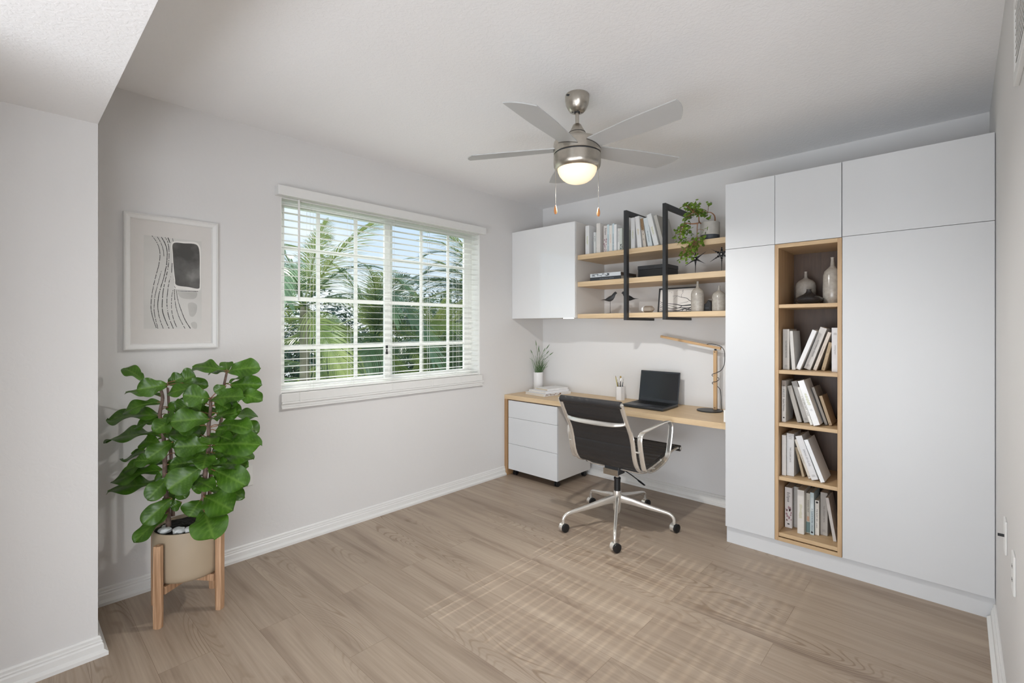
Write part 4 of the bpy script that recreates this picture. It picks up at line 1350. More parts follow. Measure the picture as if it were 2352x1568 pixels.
FIG_LEAVES = [
    ((0.174, -3.204, 1.077), (0.088, -3.266, 1.143), 0.063),
    ((0.329, -3.142, 1.062), (0.313, -3.253, 1.051), 0.081),
    ((0.26, -3.125, 1.059), (0.292, -3.075, 1.093), 0.067),
    ((0.275, -3.09, 1.075), (0.297, -3.022, 1.094), 0.089),
    ((0.471, -2.941, 1.123), (0.353, -3.051, 1.149), 0.063),
    ((0.444, -2.925, 1.12), (0.391, -2.918, 1.165), 0.054),
    ((0.49, -2.937, 1.121), (0.608, -2.846, 1.147), 0.089),
    ((0.443, -2.933, 1.114), (0.346, -2.976, 1.111), 0.036),
    ((0.494, -2.94, 1.062), (0.573, -2.895, 1.106), 0.030),
    ((0.494, -2.947, 1.054), (0.485, -2.994, 1.031), 0.045),
    ((0.488, -2.926, 1.056), (0.593, -2.827, 1.06), 0.085),
    ((0.529, -2.914, 1.022), (0.647, -2.843, 0.996), 0.072),
    ((0.45, -3.002, 0.989), (0.606, -2.914, 1.021), 0.089),
    ((0.473, -3.008, 0.999), (0.466, -3.11, 1.028), 0.094),
    ((0.4, -3.027, 1.044), (0.309, -3.142, 1.029), 0.063),
    ((0.258, -3.154, 1.003), (0.155, -3.269, 1.036), 0.045),
    ((0.257, -3.155, 0.914), (0.094, -3.326, 0.906), 0.076),
    ((0.279, -3.161, 0.98), (0.2, -3.292, 0.947), 0.064),
    ((0.242, -3.154, 0.89), (0.151, -3.24, 0.861), 0.054),
    ((0.363, -3.124, 0.906), (0.402, -3.203, 0.872), 0.076),
    ((0.484, -3.011, 0.906), (0.452, -3.156, 0.914), 0.098),
    ((0.473, -3.0, 0.903), (0.623, -2.947, 0.949), 0.063),
    ((0.437, -2.959, 0.906), (0.555, -2.83, 0.91), 0.038),
    ((0.493, -2.975, 0.876), (0.657, -2.899, 0.879), 0.089),
    ((0.491, -2.902, 0.865), (0.548, -2.819, 0.833), 0.076),
    ((0.264, -3.148, 0.821), (0.084, -3.335, 0.811), 0.055),
    ((0.255, -3.142, 0.805), (0.141, -3.249, 0.734), 0.049),
    ((0.366, -3.128, 0.803), (0.39, -3.23, 0.749), 0.076),
    ((0.307, -3.149, 0.832), (0.482, -3.062, 0.849), 0.055),
    ((0.479, -3.009, 0.783), (0.45, -3.142, 0.798), 0.094),
    ((0.456, -3.003, 0.826), (0.581, -2.953, 0.824), 0.055),
    ((0.46, -2.993, 0.777), (0.659, -2.864, 0.8), 0.116),
    ((0.437, -2.987, 0.736), (0.592, -2.861, 0.72), 0.059),
    ((0.221, -3.147, 0.728), (0.054, -3.265, 0.698), 0.045),
    ((0.27, -3.149, 0.711), (0.161, -3.28, 0.664), 0.067),
    ((0.283, -3.151, 0.66), (0.15, -3.323, 0.626), 0.076),
    ((0.27, -3.149, 0.586), (0.105, -3.332, 0.58), 0.072),
    ((0.344, -3.141, 0.636), (0.378, -3.225, 0.566), 0.076),
    ((0.452, -3.04, 0.68), (0.439, -3.167, 0.608), 0.116),
    ((0.412, -3.03, 0.696), (0.344, -3.141, 0.697), 0.072),
    ((0.421, -2.995, 0.677), (0.559, -2.875, 0.688), 0.072),
    ((0.469, -2.991, 0.663), (0.631, -2.906, 0.613), 0.112),
    ((0.415, -3.061, 0.62), (0.56, -3.022, 0.617), 0.072),
    ((0.41, -2.991, 0.562), (0.522, -2.877, 0.528), 0.076),
    ((0.454, -3.026, 0.545), (0.624, -2.962, 0.515), 0.121),
    ((0.435, -3.036, 0.526), (0.471, -3.089, 0.476), 0.098),
    ((0.363, -3.131, 0.542), (0.375, -3.244, 0.462), 0.079),
    ((0.362, -3.145, 0.481), (0.376, -3.275, 0.392), 0.052),
    ((0.494, -3.036, 0.493), (0.66, -3.044, 0.429), 0.134),
    ((0.347, -3.091, 0.51), (0.351, -3.135, 0.497), 0.054),
    ((0.368, -3.05, 0.977), (0.327, -3.109, 0.935), 0.085),
    ((0.332, -3.057, 0.857), (0.368, -3.004, 0.818), 0.072),
    ((0.298, -3.103, 0.734), (0.383, -3.023, 0.716), 0.081),
    ((0.374, -3.052, 0.773), (0.45, -3.009, 0.734), 0.072),
    ((0.304, -3.096, 0.644), (0.272, -3.127, 0.698), 0.063),
    ((0.265, -3.133, 0.948), (0.357, -3.048, 0.962), 0.076),
    ((0.421, -3.002, 0.701), (0.488, -2.958, 0.651), 0.072),
    ((0.3, -3.08, 1.063), (0.368, -2.988, 1.051), 0.063),
    ((0.202, -3.158, 0.763), (0.112, -3.194, 0.768), 0.054),
    ((0.407, -3.021, 0.595), (0.399, -3.058, 0.567), 0.063),
    ((0.267, -3.111, 0.865), (0.315, -3.038, 0.888), 0.072),
    ((0.426, -2.956, 0.8), (0.461, -2.885, 0.812), 0.063),
    ((0.316, -3.099, 0.576), (0.359, -3.078, 0.527), 0.054),
    ((0.252, -3.145, 0.51), (0.298, -3.103, 0.528), 0.054),
    ((0.284, -3.129, 0.852), (0.249, -3.181, 0.881), 0.063),
    ((0.38, -3.053, 0.827), (0.375, -3.097, 0.886), 0.081),
    ((0.418, -3.032, 0.733), (0.416, -3.091, 0.77), 0.081),
    ((0.366, -3.08, 0.812), (0.365, -3.138, 0.787), 0.072),
    ((0.374, -3.052, 1.022), (0.437, -3.021, 0.972), 0.072),
    ((0.347, -3.091, 0.687), (0.427, -3.064, 0.645), 0.072),
    ((0.459, -2.973, 0.72), (0.528, -2.937, 0.743), 0.072),
    ((0.458, -2.981, 0.845), (0.528, -2.953, 0.86), 0.063),
    ((0.302, -3.126, 0.597), (0.298, -3.168, 0.659), 0.063),
    ((0.373, -3.067, 0.935), (0.452, -3.04, 0.984), 0.072),
]
fc = Vector((.320, -3.060, 0))
t = thing('plant_stand', 'rustic wooden plant stand with four legs under the taupe pot', 'plant stand', fc)
d1 = Vector((.146, .990, 0)); d2 = Vector((-.990, .146, 0))       # the square of legs is turned like in the photo
legs = [fc + (d1 * a + d2 * b) * .1195 for a, b in ((-1, -1), (1, -1), (1, 1), (-1, 1))]
for i, q in enumerate(legs):
    u = (q - fc).normalized(); sx_ = Vector((-u.y, u.x, 0))
    q = fc + u * .1660
    bm = BM(); tube(bm, [q, q + Vector((0, 0, .06)), q + Vector((0, 0, .20)), q + Vector((0, 0, .355)), q + Vector((0, 0, .362))], None, 10, side=sx_, flat=[(.034, .030), (.036, .032), (.035, .032), (.035, .032), (.032, .029)], power=3.5)
    finish('leg', bm, M['rustic'], t, smooth=True)
bm = BM()
for k in (0, 1):
    u = (legs[k] - fc).normalized(); sx_ = Vector((-u.y, u.x, 0))
    obox(bm, fc + Vector((0, 0, .151 - .0005 * k)), u, sx_, Vector((0, 0, 1)), .290, .030, .034 - .001 * k)
finish('crossbar', bm, M['rustic'], t, bevel=.002)
t = thing('fiddle_leaf_fig', 'large fiddle-leaf fig with broad green leaves in a taupe pot', 'potted tree', fc + Vector((0, 0, .1690)))
pc = fc + Vector((.005, .005, .1690))
bm = BM(); lathe(bm, [(0, 0), (.114, 0), (.129, .004), (.138, .016), (.1405, .035), (.1425, .10), (.1435, .224), (.1415, .229), (.137, .229), (.135, .224), (.135, .197), (0, .197)], pc, 72)
finish('pot', bm, M['pot'], t, smooth=True)
bm = BM()
rnd = random.Random(3)
rings = 9; segs = 40
grid = []
for i in range(rings):
    rr = .1345 * i / (rings - 1)
    grid.append([bm.verts.new(pc + Vector((rr * math.cos(2 * math.pi * k / segs), rr * math.sin(2 * math.pi * k / segs), 0.214 + rnd.uniform(-.003, .004)))) for k in range(segs)])
for a, b in zip(grid, grid[1:]):
    for k in range(segs):
        try:
            bm.faces.new((a[k], b[k], b[(k + 1) % segs], a[(k + 1) % segs]))
        except ValueError:
            pass
finish('soil', bm, M['soil'], t, normals=False)
toward = Vector((.98, -.22, 0))
for i, (a, b_, r_) in enumerate(((-.050, .090, .025), (.012, .090, .026), (.056, .082, .021), (-.082, .045, .013), (.085, .045, .017))):
    side_ = Vector((.7309, .6825, 0)); fw = Vector((.6825, -.7309, 0))
    c_ = pc + side_ * a + fw * b_ + Vector((0, 0, .229))
    bm = BM(); blob(bm, c_, (r_ * 1.1, r_ * .95, r_ * .55), seed=i * 3.1, amp=.35, sub=3)
    tag(finish('white_stone', bm, M['stone'], origin=c_, smooth=True), ('white pebble on the soil at the foot of the left fig stem', 'white pebble in the middle front of the fig pot soil', 'white pebble on the soil half hidden by the lowest front fig leaf', 'tiny pebble at the left edge of the fig pot soil', 'white pebble on the soil at the right, behind the lowest fig leaf')[i], 'pebble', 'white stones on the fig pot soil')
for i, st in enumerate(FIG_STEMS):
    st = [Vector(p) for p in st]
    st[0].z = min(st[0].z, .40)
    bm = BM(); P = catmull(st, 5)
    tube(bm, P, [(.0115 - .005 * k / len(P)) * (1 if i < 2 else .8) for k in range(len(P))], 10)
    finish('stem', bm, M['bark'], t, smooth=True)
stem_pts = [p for st in FIG_STEMS for p in catmull(st, 6)]
def fig_leaf(A, B, wd, seed):
    rnd = random.Random(seed)
    A, B = Vector(A), Vector(B)
    L_ = (B - A).length
    d = (B - A).normalized()
    v = (CAM - (A + B) / 2).normalized()
    up = Vector((0, 0, 1))
    k = max(.12, min(1.0, wd / (.62 * L_)))
    Nn = (v * (.15 + .85 * k * k) + up * (1.05 - .75 * k) + Vector((rnd.uniform(-.12, .12),) * 3)).normalized()
    Nn = (Nn - d * Nn.dot(d)).normalized()
    s = d.cross(Nn)
    wr = max(wd * 1.22, .58 * L_)
    near = min(stem_pts, key=lambda q: (q - A).length + .3 * abs(q.z - A.z + .015))
    n_, m_ = 34, 14
    bm = BM()
    uvl = None
    rows = []
    ph = rnd.uniform(0, 6)
    for i in range(n_ + 1):
        u = i / n_
        # obovate fiddle outline
        prof = (math.sin(math.pi * min(1, u ** 1.15 * .98 + .02)) ** .55) * (.55 + .50 * u) if u < 1 else 0
        prof *= (1 - .16 * math.exp(-((u - .34) / .12) ** 2))
        if u > .985: prof *= .35
        hw = wr * .5 * prof * 1.08
        arch = .16 * L_ * (u - u * u) * 1.2 - .10 * L_ * u * u * (1 if wd / L_ > .4 else .6)
        row = []
        for j in range(m_ + 1):
            q = (j / m_ - .5) * 2
            edge = .0085 * abs(q) ** 1.8 * math.sin(u * 11 + ph + (1.3 if q > 0 else 0)) * (L_ / .14)
            fold = .12 * hw * abs(q) ** 1.3
            # raised midrib and side veins
            vein = .0016 * math.exp(-(q / .10) ** 2) * -1 + .0010 * math.sin((u - .28 * abs(q)) * 42) * (1 - abs(q)) * min(1, abs(q) * 4)
            row.append(bm.verts.new(A + d * (u * L_) + s * (q * hw) + Nn * (arch + edge + fold + vein)))
        rows.append(row)
    for i in range(n_):
        for j in range(m_):
            bm.faces.new((rows[i][j], rows[i + 1][j], rows[i + 1][j + 1], rows[i][j + 1]))
    vals = []
    for i in range(n_ + 1):
        for j in range(m_ + 1):
            q = abs(j / m_ - .5) * 2; u = i / n_
            f = ((u - .30 * q) * 7.5 + .3) % 1.0
            vals.append(min(1.0, math.exp(-(q / .09) ** 2) + .75 * math.exp(-((f - .5) / .13) ** 2) * (1 - q * .6)))
    o = finish('leaf', bm, M['fig'], t, smooth=True, normals=False)
    at_ = o.data.attributes.new('vein', 'FLOAT', 'POINT')
    for k_, v_ in enumerate(vals):
        at_.data[k_].value = v_
    bm = BM()
    mid = near.lerp(A, .5) + Vector((0, 0, .006))
    tube(bm, catmull([near, mid, A, A + d * L_ * .06 + Nn * (.16 * L_ * .056 * 1.2)], 4), .0021, 6)
    finish('petiole', bm, M['twig'], o, smooth=True)
for i, (A, B, wd) in enumerate(FIG_LEAVES):
    fig_leaf(A, B, wd, i)

_r = random.Random(77)
for _k in range(26):      # smaller inner leaves that fill the crown between the stems
    _p = _r.choice([q for q in stem_pts if q.z > .55])
    _a = _r.uniform(0, 6.283)
    _d = Vector((math.cos(_a), math.sin(_a), _r.uniform(-.35, .15)))
    _A = _p + _d * .03
    _B = _p + _d * _r.uniform(.10, .15)
    _B.x = max(_B.x, .03)
    fig_leaf(_A, _B, _r.uniform(.055, .085), 200 + _k)

# ---------------------------------------------------------------- framed abstract print on the window wall
t = thing('framed_picture', 'white framed abstract print with wavy black lines and a dark ink block', 'picture', (0.0, -3.053, 1.558))
ay0, ay1, az0, az1 = -3.258, -2.848, 1.216, 1.901
FWD = .030
bm = BM()
def frame_side(p, q, inn_p, inn_q):
    # moulded profile swept between mitred corners: outer edge, raised lip, inner slope
    prof = [(0, .0005), (0, .022), (.18, .026), (.38, .021), (.85, .017), (1.0, .010), (1.0, .0005)]
    A = [bm.verts.new((x, p[0] + (inn_p[0] - p[0]) * u, p[1] + (inn_p[1] - p[1]) * u)) for u, x in prof]
    B = [bm.verts.new((x, q[0] + (inn_q[0] - q[0]) * u, q[1] + (inn_q[1] - q[1]) * u)) for u, x in prof]
    k = len(prof)
    for i in range(k):
        bm.faces.new((A[i], A[(i + 1) % k], B[(i + 1) % k], B[i]))
oc = [(ay0, az0), (ay1, az0), (ay1, az1), (ay0, az1)]
ic = [(ay0 + FWD, az0 + FWD), (ay1 - FWD, az0 + FWD), (ay1 - FWD, az1 - FWD), (ay0 + FWD, az1 - FWD)]
for i in range(4):
    frame_side(oc[i], oc[(i + 1) % 4], ic[i], ic[(i + 1) % 4])
finish('picture_frame', bm, M['trim'], t)
bm = BM(); box(bm, .001, .008, ay0 + .02, ay1 - .02, az0 + .02, az1 - .02)
finish('mat_board', bm, plain('warm_grey_mat', 'cfccc8', .8, var=.01), t)
by0, by1, bz0, bz1 = -3.176, -2.924, 1.322, 1.795
bm = BM(); box(bm, .0078, .0086, by0, by1, bz0, bz1)
art = finish('print_sheet', bm, plain('print_paper', 'c9c8c4', .8, var=.05, scale=5), t)
def ap(u, v, off=.0003):     # print coordinates: px inside the 1004x1568 study, mapped to the sheet
    uu = (u - 58) / (902 - 58); vv = (1470 - v) / (1470 - (125 + 85 * uu))
    return Vector((.0086 + off, by0 + uu * (by1 - by0), bz0 + vv * (bz1 - bz0)))
def stroke(bm, pts, w0, w1=None, dash=0.0, off=.0003, seed=0):
    rnd = random.Random(seed)
    P = catmull([ap(u, v, off) for u, v in pts], 10)
    w1 = w1 or w0
    prev = None
    for i, p in enumerate(P):
        d = (P[min(len(P) - 1, i + 1)] - P[max(0, i - 1)]).normalized()
        s = Vector((0, -d.z, d.y))
        ww = (w0 + (w1 - w0) * i / len(P)) * rnd.uniform(.75, 1.2) / 2
        cur = (bm.verts.new(p + s * ww), bm.verts.new(p - s * ww))
        if prev and rnd.random() >= dash:
            bm.faces.new((prev[0], cur[0], cur[1], prev[1]))
        prev = cur
bm = BM(); K_ = .0026
stroke(bm, [(168, 135), (230, 220), (270, 320), (280, 430), (262, 560), (228, 690), (195, 830), (168, 980), (157, 1090), (157, 1200), (185, 1330), (232, 1468)], K_, K_, .10, seed=1)
stroke(bm, [(240, 145), (290, 230), (325, 330), (336, 430)], K_, K_ * .8, .1, seed=2)
stroke(bm, [(300, 640), (265, 770), (240, 870), (212, 990), (200, 1120), (200, 1230), (222, 1350), (252, 1468)], K_ * .7, K_, .15, seed=3)
stroke(bm, [(300, 152), (350, 240), (380, 340), (382, 450), (370, 570), (330, 750), (290, 880), (262, 1000), (250, 1130), (260, 1250), (290, 1370), (328, 1468)], K_ * 1.4, K_, .04, seed=4)
stroke(bm, [(352, 155), (390, 220), (408, 330), (408, 470), (390, 620), (360, 760), (330, 900), (315, 1040), (312, 1180), (340, 1300), (410, 1468)], K_, K_ * 1.3, .12, seed=5)
stroke(bm, [(394, 160), (424, 235)], K_ * 1.6, K_ * 1.2, 0, seed=6)
stroke(bm, [(435, 720), (410, 800), (390, 930), (380, 1060), (385, 1180), (410, 1310), (472, 1468)], K_, K_ * 1.2, .15, seed=7)
stroke(bm, [(456, 525), (450, 600), (446, 665)], K_ * 1.2, K_, 0, seed=8)
stroke(bm, [(470, 900), (450, 1000), (444, 1130), (455, 1250), (488, 1370), (532, 1468)], K_ * .8, K_ * 1.2, .2, seed=9)
stroke(bm, [(490, 900), (492, 1020), (512, 1160), (560, 1310), (645, 1468)], K_, K_, .06, seed=10)
stroke(bm, [(515, 910), (540, 1060), (590, 1210), (650, 1350), (728, 1468)], K_ * .7, K_ * 1.5, .0, seed=11)
stroke(bm, [(460, 170), (470, 215)], K_ * .8, K_ * .8, 0, seed=12)
stroke(bm, [(460, 345), (465, 480), (476, 620), (480, 760), (498, 880)], K_ * .7, K_ * .8, .1, seed=13)
stroke(bm, [(530, 925), (680, 930), (845, 932)], K_ * .7, K_ * 1.2, 0, seed=14)
finish('ink_lines', bm, ink('2e2d2c'), art, normals=False)
def patch(bm, pts, off):
    P = catmull([ap(u, v, off) for u, v in pts], 6, closed=True)
    bm.faces.new([bm.verts.new(p) for p in P])
m_ink, n_, b_ = new_mat('ink_wash')
v_ = coords(n_)
tn = N(n_, 'ShaderNodeTexNoise'); tn.inputs['Scale'].default_value = 9; tn.inputs['Detail'].default_value = 4
n_.links.new(v_, tn.inputs['Vector'])
n_.links.new(ramp(n_, tn.outputs[0], [(.38, srgb('494846')), (.55, srgb('646361')), (.72, srgb('8b8a87'))]), b_.inputs['Base Color'])
b_.inputs['Roughness'].default_value = .8
bm = BM(); patch(bm, [(455, 225), (640, 215), (800, 222), (862, 265), (888, 360), (888, 640), (885, 850), (868, 915), (760, 915), (600, 890), (500, 870), (480, 760), (462, 560), (452, 380)], .0006)
finish('white_outline', bm, ink('dedcd8'), art, normals=False)
bm = BM(); patch(bm, [(472, 242), (640, 240), (790, 248), (848, 290), (868, 400), (870, 620), (870, 830), (848, 892), (700, 870), (520, 842), (498, 760), (478, 600), (466, 400)], .0009)
finish('ink_block', bm, m_ink, art, normals=False)
bm = BM()
patch(bm, [(545, 940), (700, 945), (825, 945), (815, 1020), (750, 1045), (620, 1035), (560, 1000)], .0004)
patch(bm, [(690, 1110), (760, 1092), (825, 1130), (822, 1220), (780, 1290), (720, 1285), (698, 1200)], .0004)
patch(bm, [(735, 1390), (790, 1370), (828, 1400), (825, 1466), (780, 1468), (750, 1440)], .0004)
finish('pale_wash', bm, plain('pale_wash', 'b6b5b1', .8, var=.08, scale=12), art, normals=False)
bm = BM(); stroke(bm, [(478, 885), (600, 898), (760, 912), (850, 915), (880, 880)], K_ * 1.6, K_, 0, .0012, seed=15)
finish('white_line', bm, ink('e2e1dd'), art, normals=False)

# ---------------------------------------------------------------- ceiling fan
fx, fy = 1.604, -1.685
t = thing('ceiling_fan', 'brushed nickel ceiling fan with five silver blades and a lit glass bowl', 'ceiling fan', (fx, fy, 2.5))
F0 = Vector((fx, fy, 0))
bm = BM(); lathe(bm, [(0, 2.4995), (.058, 2.4995), (.060, 2.496), (.060, 2.470), (.056, 2.450), (.046, 2.428), (.036, 2.415), (.030, 2.412), (0, 2.412)], F0, 48)
cn = finish('canopy', bm, M['nickel'], t, smooth=True)
bm = BM()
for k in range(4):
    a = math.radians(45 + 90 * k)
    blob(bm, F0 + Vector((.0235 * math.cos(a), .0235 * math.sin(a), 2.4115)), (.003, .003, .0015), sub=1)
lathe(bm, [(0, 2.4125), (.016, 2.4125), (.015, 2.408), (0, 2.408)], F0, 24)
for da, hh_ in ((0, 0), (.14, .004)):
    a = math.radians(-70) - da * 1.2 - .5
    blob(bm, F0 + Vector((.0595 * math.cos(a), .0595 * math.sin(a), 2.482 + hh_)), (.006, .006, .006), sub=1)
finish('screws', bm, M['blackmetal'], cn)
bm = BM(); cyl(bm, F0 + Vector((0, 0, 2.335)), F0 + Vector((0, 0, 2.4125)), .0095, 20)
finish('downrod', bm, M['nickel'], t, smooth=True)
bm = BM(); lathe(bm, [(0, 2.352), (.016, 2.352), (.021, 2.348), (.034, 2.322), (.040, 2.312), (.0405, 2.3105), (.0405, 2.309), (.0415, 2.307), (.047, 2.296), (.052, 2.288), (.068, 2.281), (.092, 2.274), (.096, 2.268), (0, 2.268)], F0, 56)
finish('coupling_cover', bm, M['nickel'], t, smooth=True)
bm = BM(); lathe(bm, [(0, 2.2675), (.088, 2.2675), (.114, 2.264), (.1175, 2.258), (.1185, 2.250), (.1185, 2.204), (.117, 2.2025), (0, 2.2025)], F0, 64)
hs = finish('motor_housing', bm, M['nickel'], t, smooth=True)
bm = BM(); lathe(bm, [(0, 2.2022), (.1145, 2.2022), (.1145, 2.1965), (0, 2.1965)], F0, 64)
lathe(bm, [(.042, 2.3095), (.0412, 2.3095), (.0412, 2.3085), (.042, 2.3085)], F0, 48)
finish('shadow_gap', bm, M['blackmetal'], hs)
bm = BM(); lathe(bm, [(0, 2.196), (.117, 2.196), (.1185, 2.1945), (.1185, 2.152), (.117, 2.140), (.112, 2.130), (.103, 2.124), (.100, 2.1245), (.100, 2.130), (0, 2.130)], F0, 64)
lk = finish('light_ring', bm, M['nickel'], t, smooth=True)
bm = BM(); lathe(bm, [(.0985, 2.129), (.0985, 2.124), (.096, 2.112), (.088, 2.094), (.074, 2.077), (.055, 2.064), (.032, 2.056), (.012, 2.0535), (0, 2.053)], F0, 56)
finish('glass_bowl', bm, M['glow'], t, smooth=True)
fl = lamp('fan_lamp', 'SPOT', (fx, fy, 2.050), (fx, fy, 0), 90, (1, .985, .955))
fl.data.spot_size = math.radians(180)
fl.data.spot_blend = .6
fl.data.shadow_soft_size = .03
pitch = math.radians(-10)
for k in range(5):
    a = math.radians(-7 + 72 * k)
    d = Vector((math.cos(a), math.sin(a), 0)); tt = Vector((-d.y, d.x, 0))
    w_ = tt * math.cos(pitch) + Vector((0, 0, 1)) * math.sin(pitch)
    nn = d.cross(w_).normalized()
    c0 = F0 + Vector((0, 0, 2.229))
    outl = []
    # root narrow, tip wide and rounded to one side
    R0, R1 = .085, .592
    hw0, hw1 = .047, .066
    outl += [(R0, -hw0), (R0 + .03, -hw0 - .002)]
    for q in range(1, 9):
        r = R0 + .03 + (R1 - .02 - R0 - .03) * q / 8
        outl.append((r, -(hw0 + (hw1 - hw0) * min(1, (r - R0) / .28))))
    for q in range(0, 9):
        th = q / 8
        outl.append((R1 - .002 + .008 * math.sin(th * math.pi) - .055 * th ** 1.7, -hw1 + 2 * hw1 * th))
    for q in range(7, 0, -1):
        r = R0 + .03 + (R1 - .075 - R0 - .03) * q / 8
        outl.append((r, hw0 + (hw1 - hw0) * min(1, (r - R0) / .28)))
    outl += [(R0, hw0)]
    bm = BM()
    prism(bm, [c0 + d * r + w_ * s_ for r, s_ in outl], (0, 0, 0), nn * .0055)
    bo = finish('blade', bm, M['blade'], t, bevel=.0012)
    # dark slot where the blade enters the housing
    bm = BM()
    P = []
    for q in range(9):
        s_ = -hw0 * 1.12 + 2.24 * hw0 * q / 8
        p = c0 + w_ * s_; xy = math.sqrt(max(0, .1187 ** 2 - (s_ * math.cos(pitch)) ** 2))
        P.append(F0 + d * xy + tt * (s_ * math.cos(pitch)) + Vector((0, 0, p.z - .0040)))
    tube(bm, P, .0014, 6)
    finish('blade_slot', bm, M['blackmetal'], bo)
def pull(px_, py_, z1, label):
    bm = BM()
    cyl(bm, (px_, py_, z1 + .040), (px_, py_, 2.150), .0009, 6)
    blob(bm, (px_, py_, 2.066), (.003, .003, .003), sub=1)
    # short arm that holds the chain off the light ring
    v_ = Vector((px_ - fx, py_ - fy, 0)).normalized() * .117 + F0
    cyl(bm, (px_, py_, 2.150), (v_.x, v_.y, 2.158), .0016, 6)
    o = finish('pull_chain', bm, M['nickel'], t)
    bm = BM(); lathe(bm, [(0, -.001), (.0035, 0), (.0065, .006), (.0078, .016), (.0066, .028), (.0035, .040), (.0012, .044), (0, .044)], (px_, py_, z1), 20)
    finish('pull_knob', bm, M['pull'], o, smooth=True)
pull(fx - .0535, fy - .1080, 1.890, '')
pull(fx + .1170, fy + .0140, 1.872, '')

# ---------------------------------------------------------------- office chair
hx, hy = 1.317, -.812
t = thing('office_chair', 'black leather office chair with polished aluminium frame and five-star base', 'office chair', (hx, hy, 0))
XL, XR = 1.096, 1.548
PROF = [(-1.158, .868), (-1.130, .812), (-1.100, .760), (-1.068, .710), (-1.043, .668), (-1.023, .615), (-1.010, .560), (-.997, .510), (-.972, .462), (-.935, .428), (-.885, .414), (-.82, .416), (-.74, .426), (-.66, .440), (-.58, .455), (-.50, .469), (-.43, .476), (-.375, .474)]
def prof_pts(x, off=0.0, a=0, b=None, sub=4):
    P = catmull([(x, y, z) for y, z in PROF], sub)
    out = []
    for i, p in enumerate(P):
        d = (P[min(len(P) - 1, i + 1)] - P[max(0, i - 1)]).normalized()
        nrm = Vector((0, -d.z, d.y))
        # nrm points forward/up (towards the sitter)
        out.append(p + nrm * (off if nrm.y >= -1 else off))
    return out
for x in (XL, XR):
    bm = BM(); tube(bm, prof_pts(x), None, 12, side=(1, 0, 0), flat=(.030, .015), power=3)
    sf = finish('side_frame', bm, M['chrome'], t, smooth=True)
    sg = 1 if x == XR else -1
    bm = BM(); tube(bm, prof_pts(x, .0105)[4:-2], None, 8, side=(1, 0, 0), flat=(.012, .007), power=3)
    finish('leather_edge', bm, M['leather'], sf, smooth=True)
    # closed arm loop
    xa = x + sg * .038
    AR = [(-.915, .428), (-.945, .443), (-.968, .49), (-.985, .545), (-.999, .600), (-1.002, .645), (-.985, .668), (-.940, .680), (-.79, .692), (-.64, .701), (-.595, .696), (-.574, .675), (-.575, .63), (-.592, .56), (-.612, .495), (-.640, .462), (-.70, .436), (-.80, .418), (-.87, .416)]
    bm = BM(); tube(bm, catmull([(xa, y, z) for y, z in AR], 5, closed=True), None, 12, closed=True, side=(1, 0, 0), flat=(.034, .010), power=3)
    ar = finish('armrest', bm, M['chrome'], t, smooth=True)
    bm = BM()
    for (y, z) in ((-1.0, .560), (-.80, .420), (-.66, .446)):
        cyl(bm, (x, y, z), (xa, y, z), .006, 10)
    finish('arm_bolt', bm, M['chrome'], ar, smooth=True)
# leather: horizontal ribs along the back and seat
def sheet(name, i0, i1):
    P = prof_pts(1.0, .004, sub=8)[i0:i1]
    # resample by length
    L_ = [0]
    for a, b in zip(P, P[1:]):
        L_.append(L_[-1] + (b - a).length)
    tot = L_[-1]
    n = int(tot / .006)
    Q = []
    for k in range(n + 1):
        s_ = tot * k / n
        j = max(0, min(len(P) - 2, next((q for q in range(len(L_) - 1) if L_[q + 1] >= s_), len(P) - 2)))
        u = (s_ - L_[j]) / max(1e-6, L_[j + 1] - L_[j])
        Q.append((s_, P[j].lerp(P[j + 1], u)))
    bm = BM()
    xa, xb = XL + .012, XR - .012
    nx = 12
    fr, bk = [], []
    for k, (s_, p) in enumerate(Q):
        d = (Q[min(n, k + 1)][1] - Q[max(0, k - 1)][1]).normalized()
        nr = Vector((0, -d.z, d.y))
        ph = (s_ % .052) / .052
        th = .0040 + .0065 * (1 - (2 * ph - 1) ** 6)
        fr.append([bm.verts.new(Vector((xa + (xb - xa) * j / nx, p.y, p.z)) + nr * (th - .004 * math.sin(math.pi * j / nx))) for j in range(nx + 1)])
        bk.append([bm.verts.new(Vector((xa + (xb - xa) * j / nx, p.y, p.z)) - nr * (th * .55 + .004 * math.sin(math.pi * j / nx))) for j in range(nx + 1)])
    for k in range(n):
        for j in range(nx):
            bm.faces.new((fr[k][j], fr[k][j + 1], fr[k + 1][j + 1], fr[k + 1][j]))
            bm.faces.new((bk[k][j], bk[k + 1][j], bk[k + 1][j + 1], bk[k][j + 1]))
        for j in (0, nx):
            bm.faces.new((fr[k][j], fr[k + 1][j], bk[k + 1][j], bk[k][j]))
    for k in (0, n):
        for j in range(nx):
            bm.faces.new((fr[k][j], bk[k][j], bk[k][j + 1], fr[k][j + 1]))
    return finish(name, bm, M['leather'], t, smooth=True)
tot_pts = len(prof_pts(1.0, .004, sub=8))
cut = 8 * 9
sheet('backrest', 0, cut + 1)
sheet('seat', cut, tot_pts)
for nm, (y, z), r_ in (('top_roll', (-1.160, .866), .0225), ('front_roll', (-.370, .470), .0215)):
    xl_, xr_ = (XL + .006, XR + .002) if nm == 'top_roll' else (XL - .018, XR + .018)
    bm = BM(); tube(bm, [(xl_, y, z), (xl_ + .004, y, z), (xr_ - .004, y, z), (xr_, y, z)], [r_ - .004, r_, r_, r_ - .004], 24)
    ro_ = finish(nm, bm, M['leather'], t, smooth=True)
    for x, sg in ((xl_, -1), (xr_, 1)):
        bm = BM(); cyl(bm, (x - sg * .001, y, z), (x + sg * .003, y, z), r_ * .62, 20)
        finish('end_cap', bm, M['chrome'], ro_, smooth=True)
bm = BM()
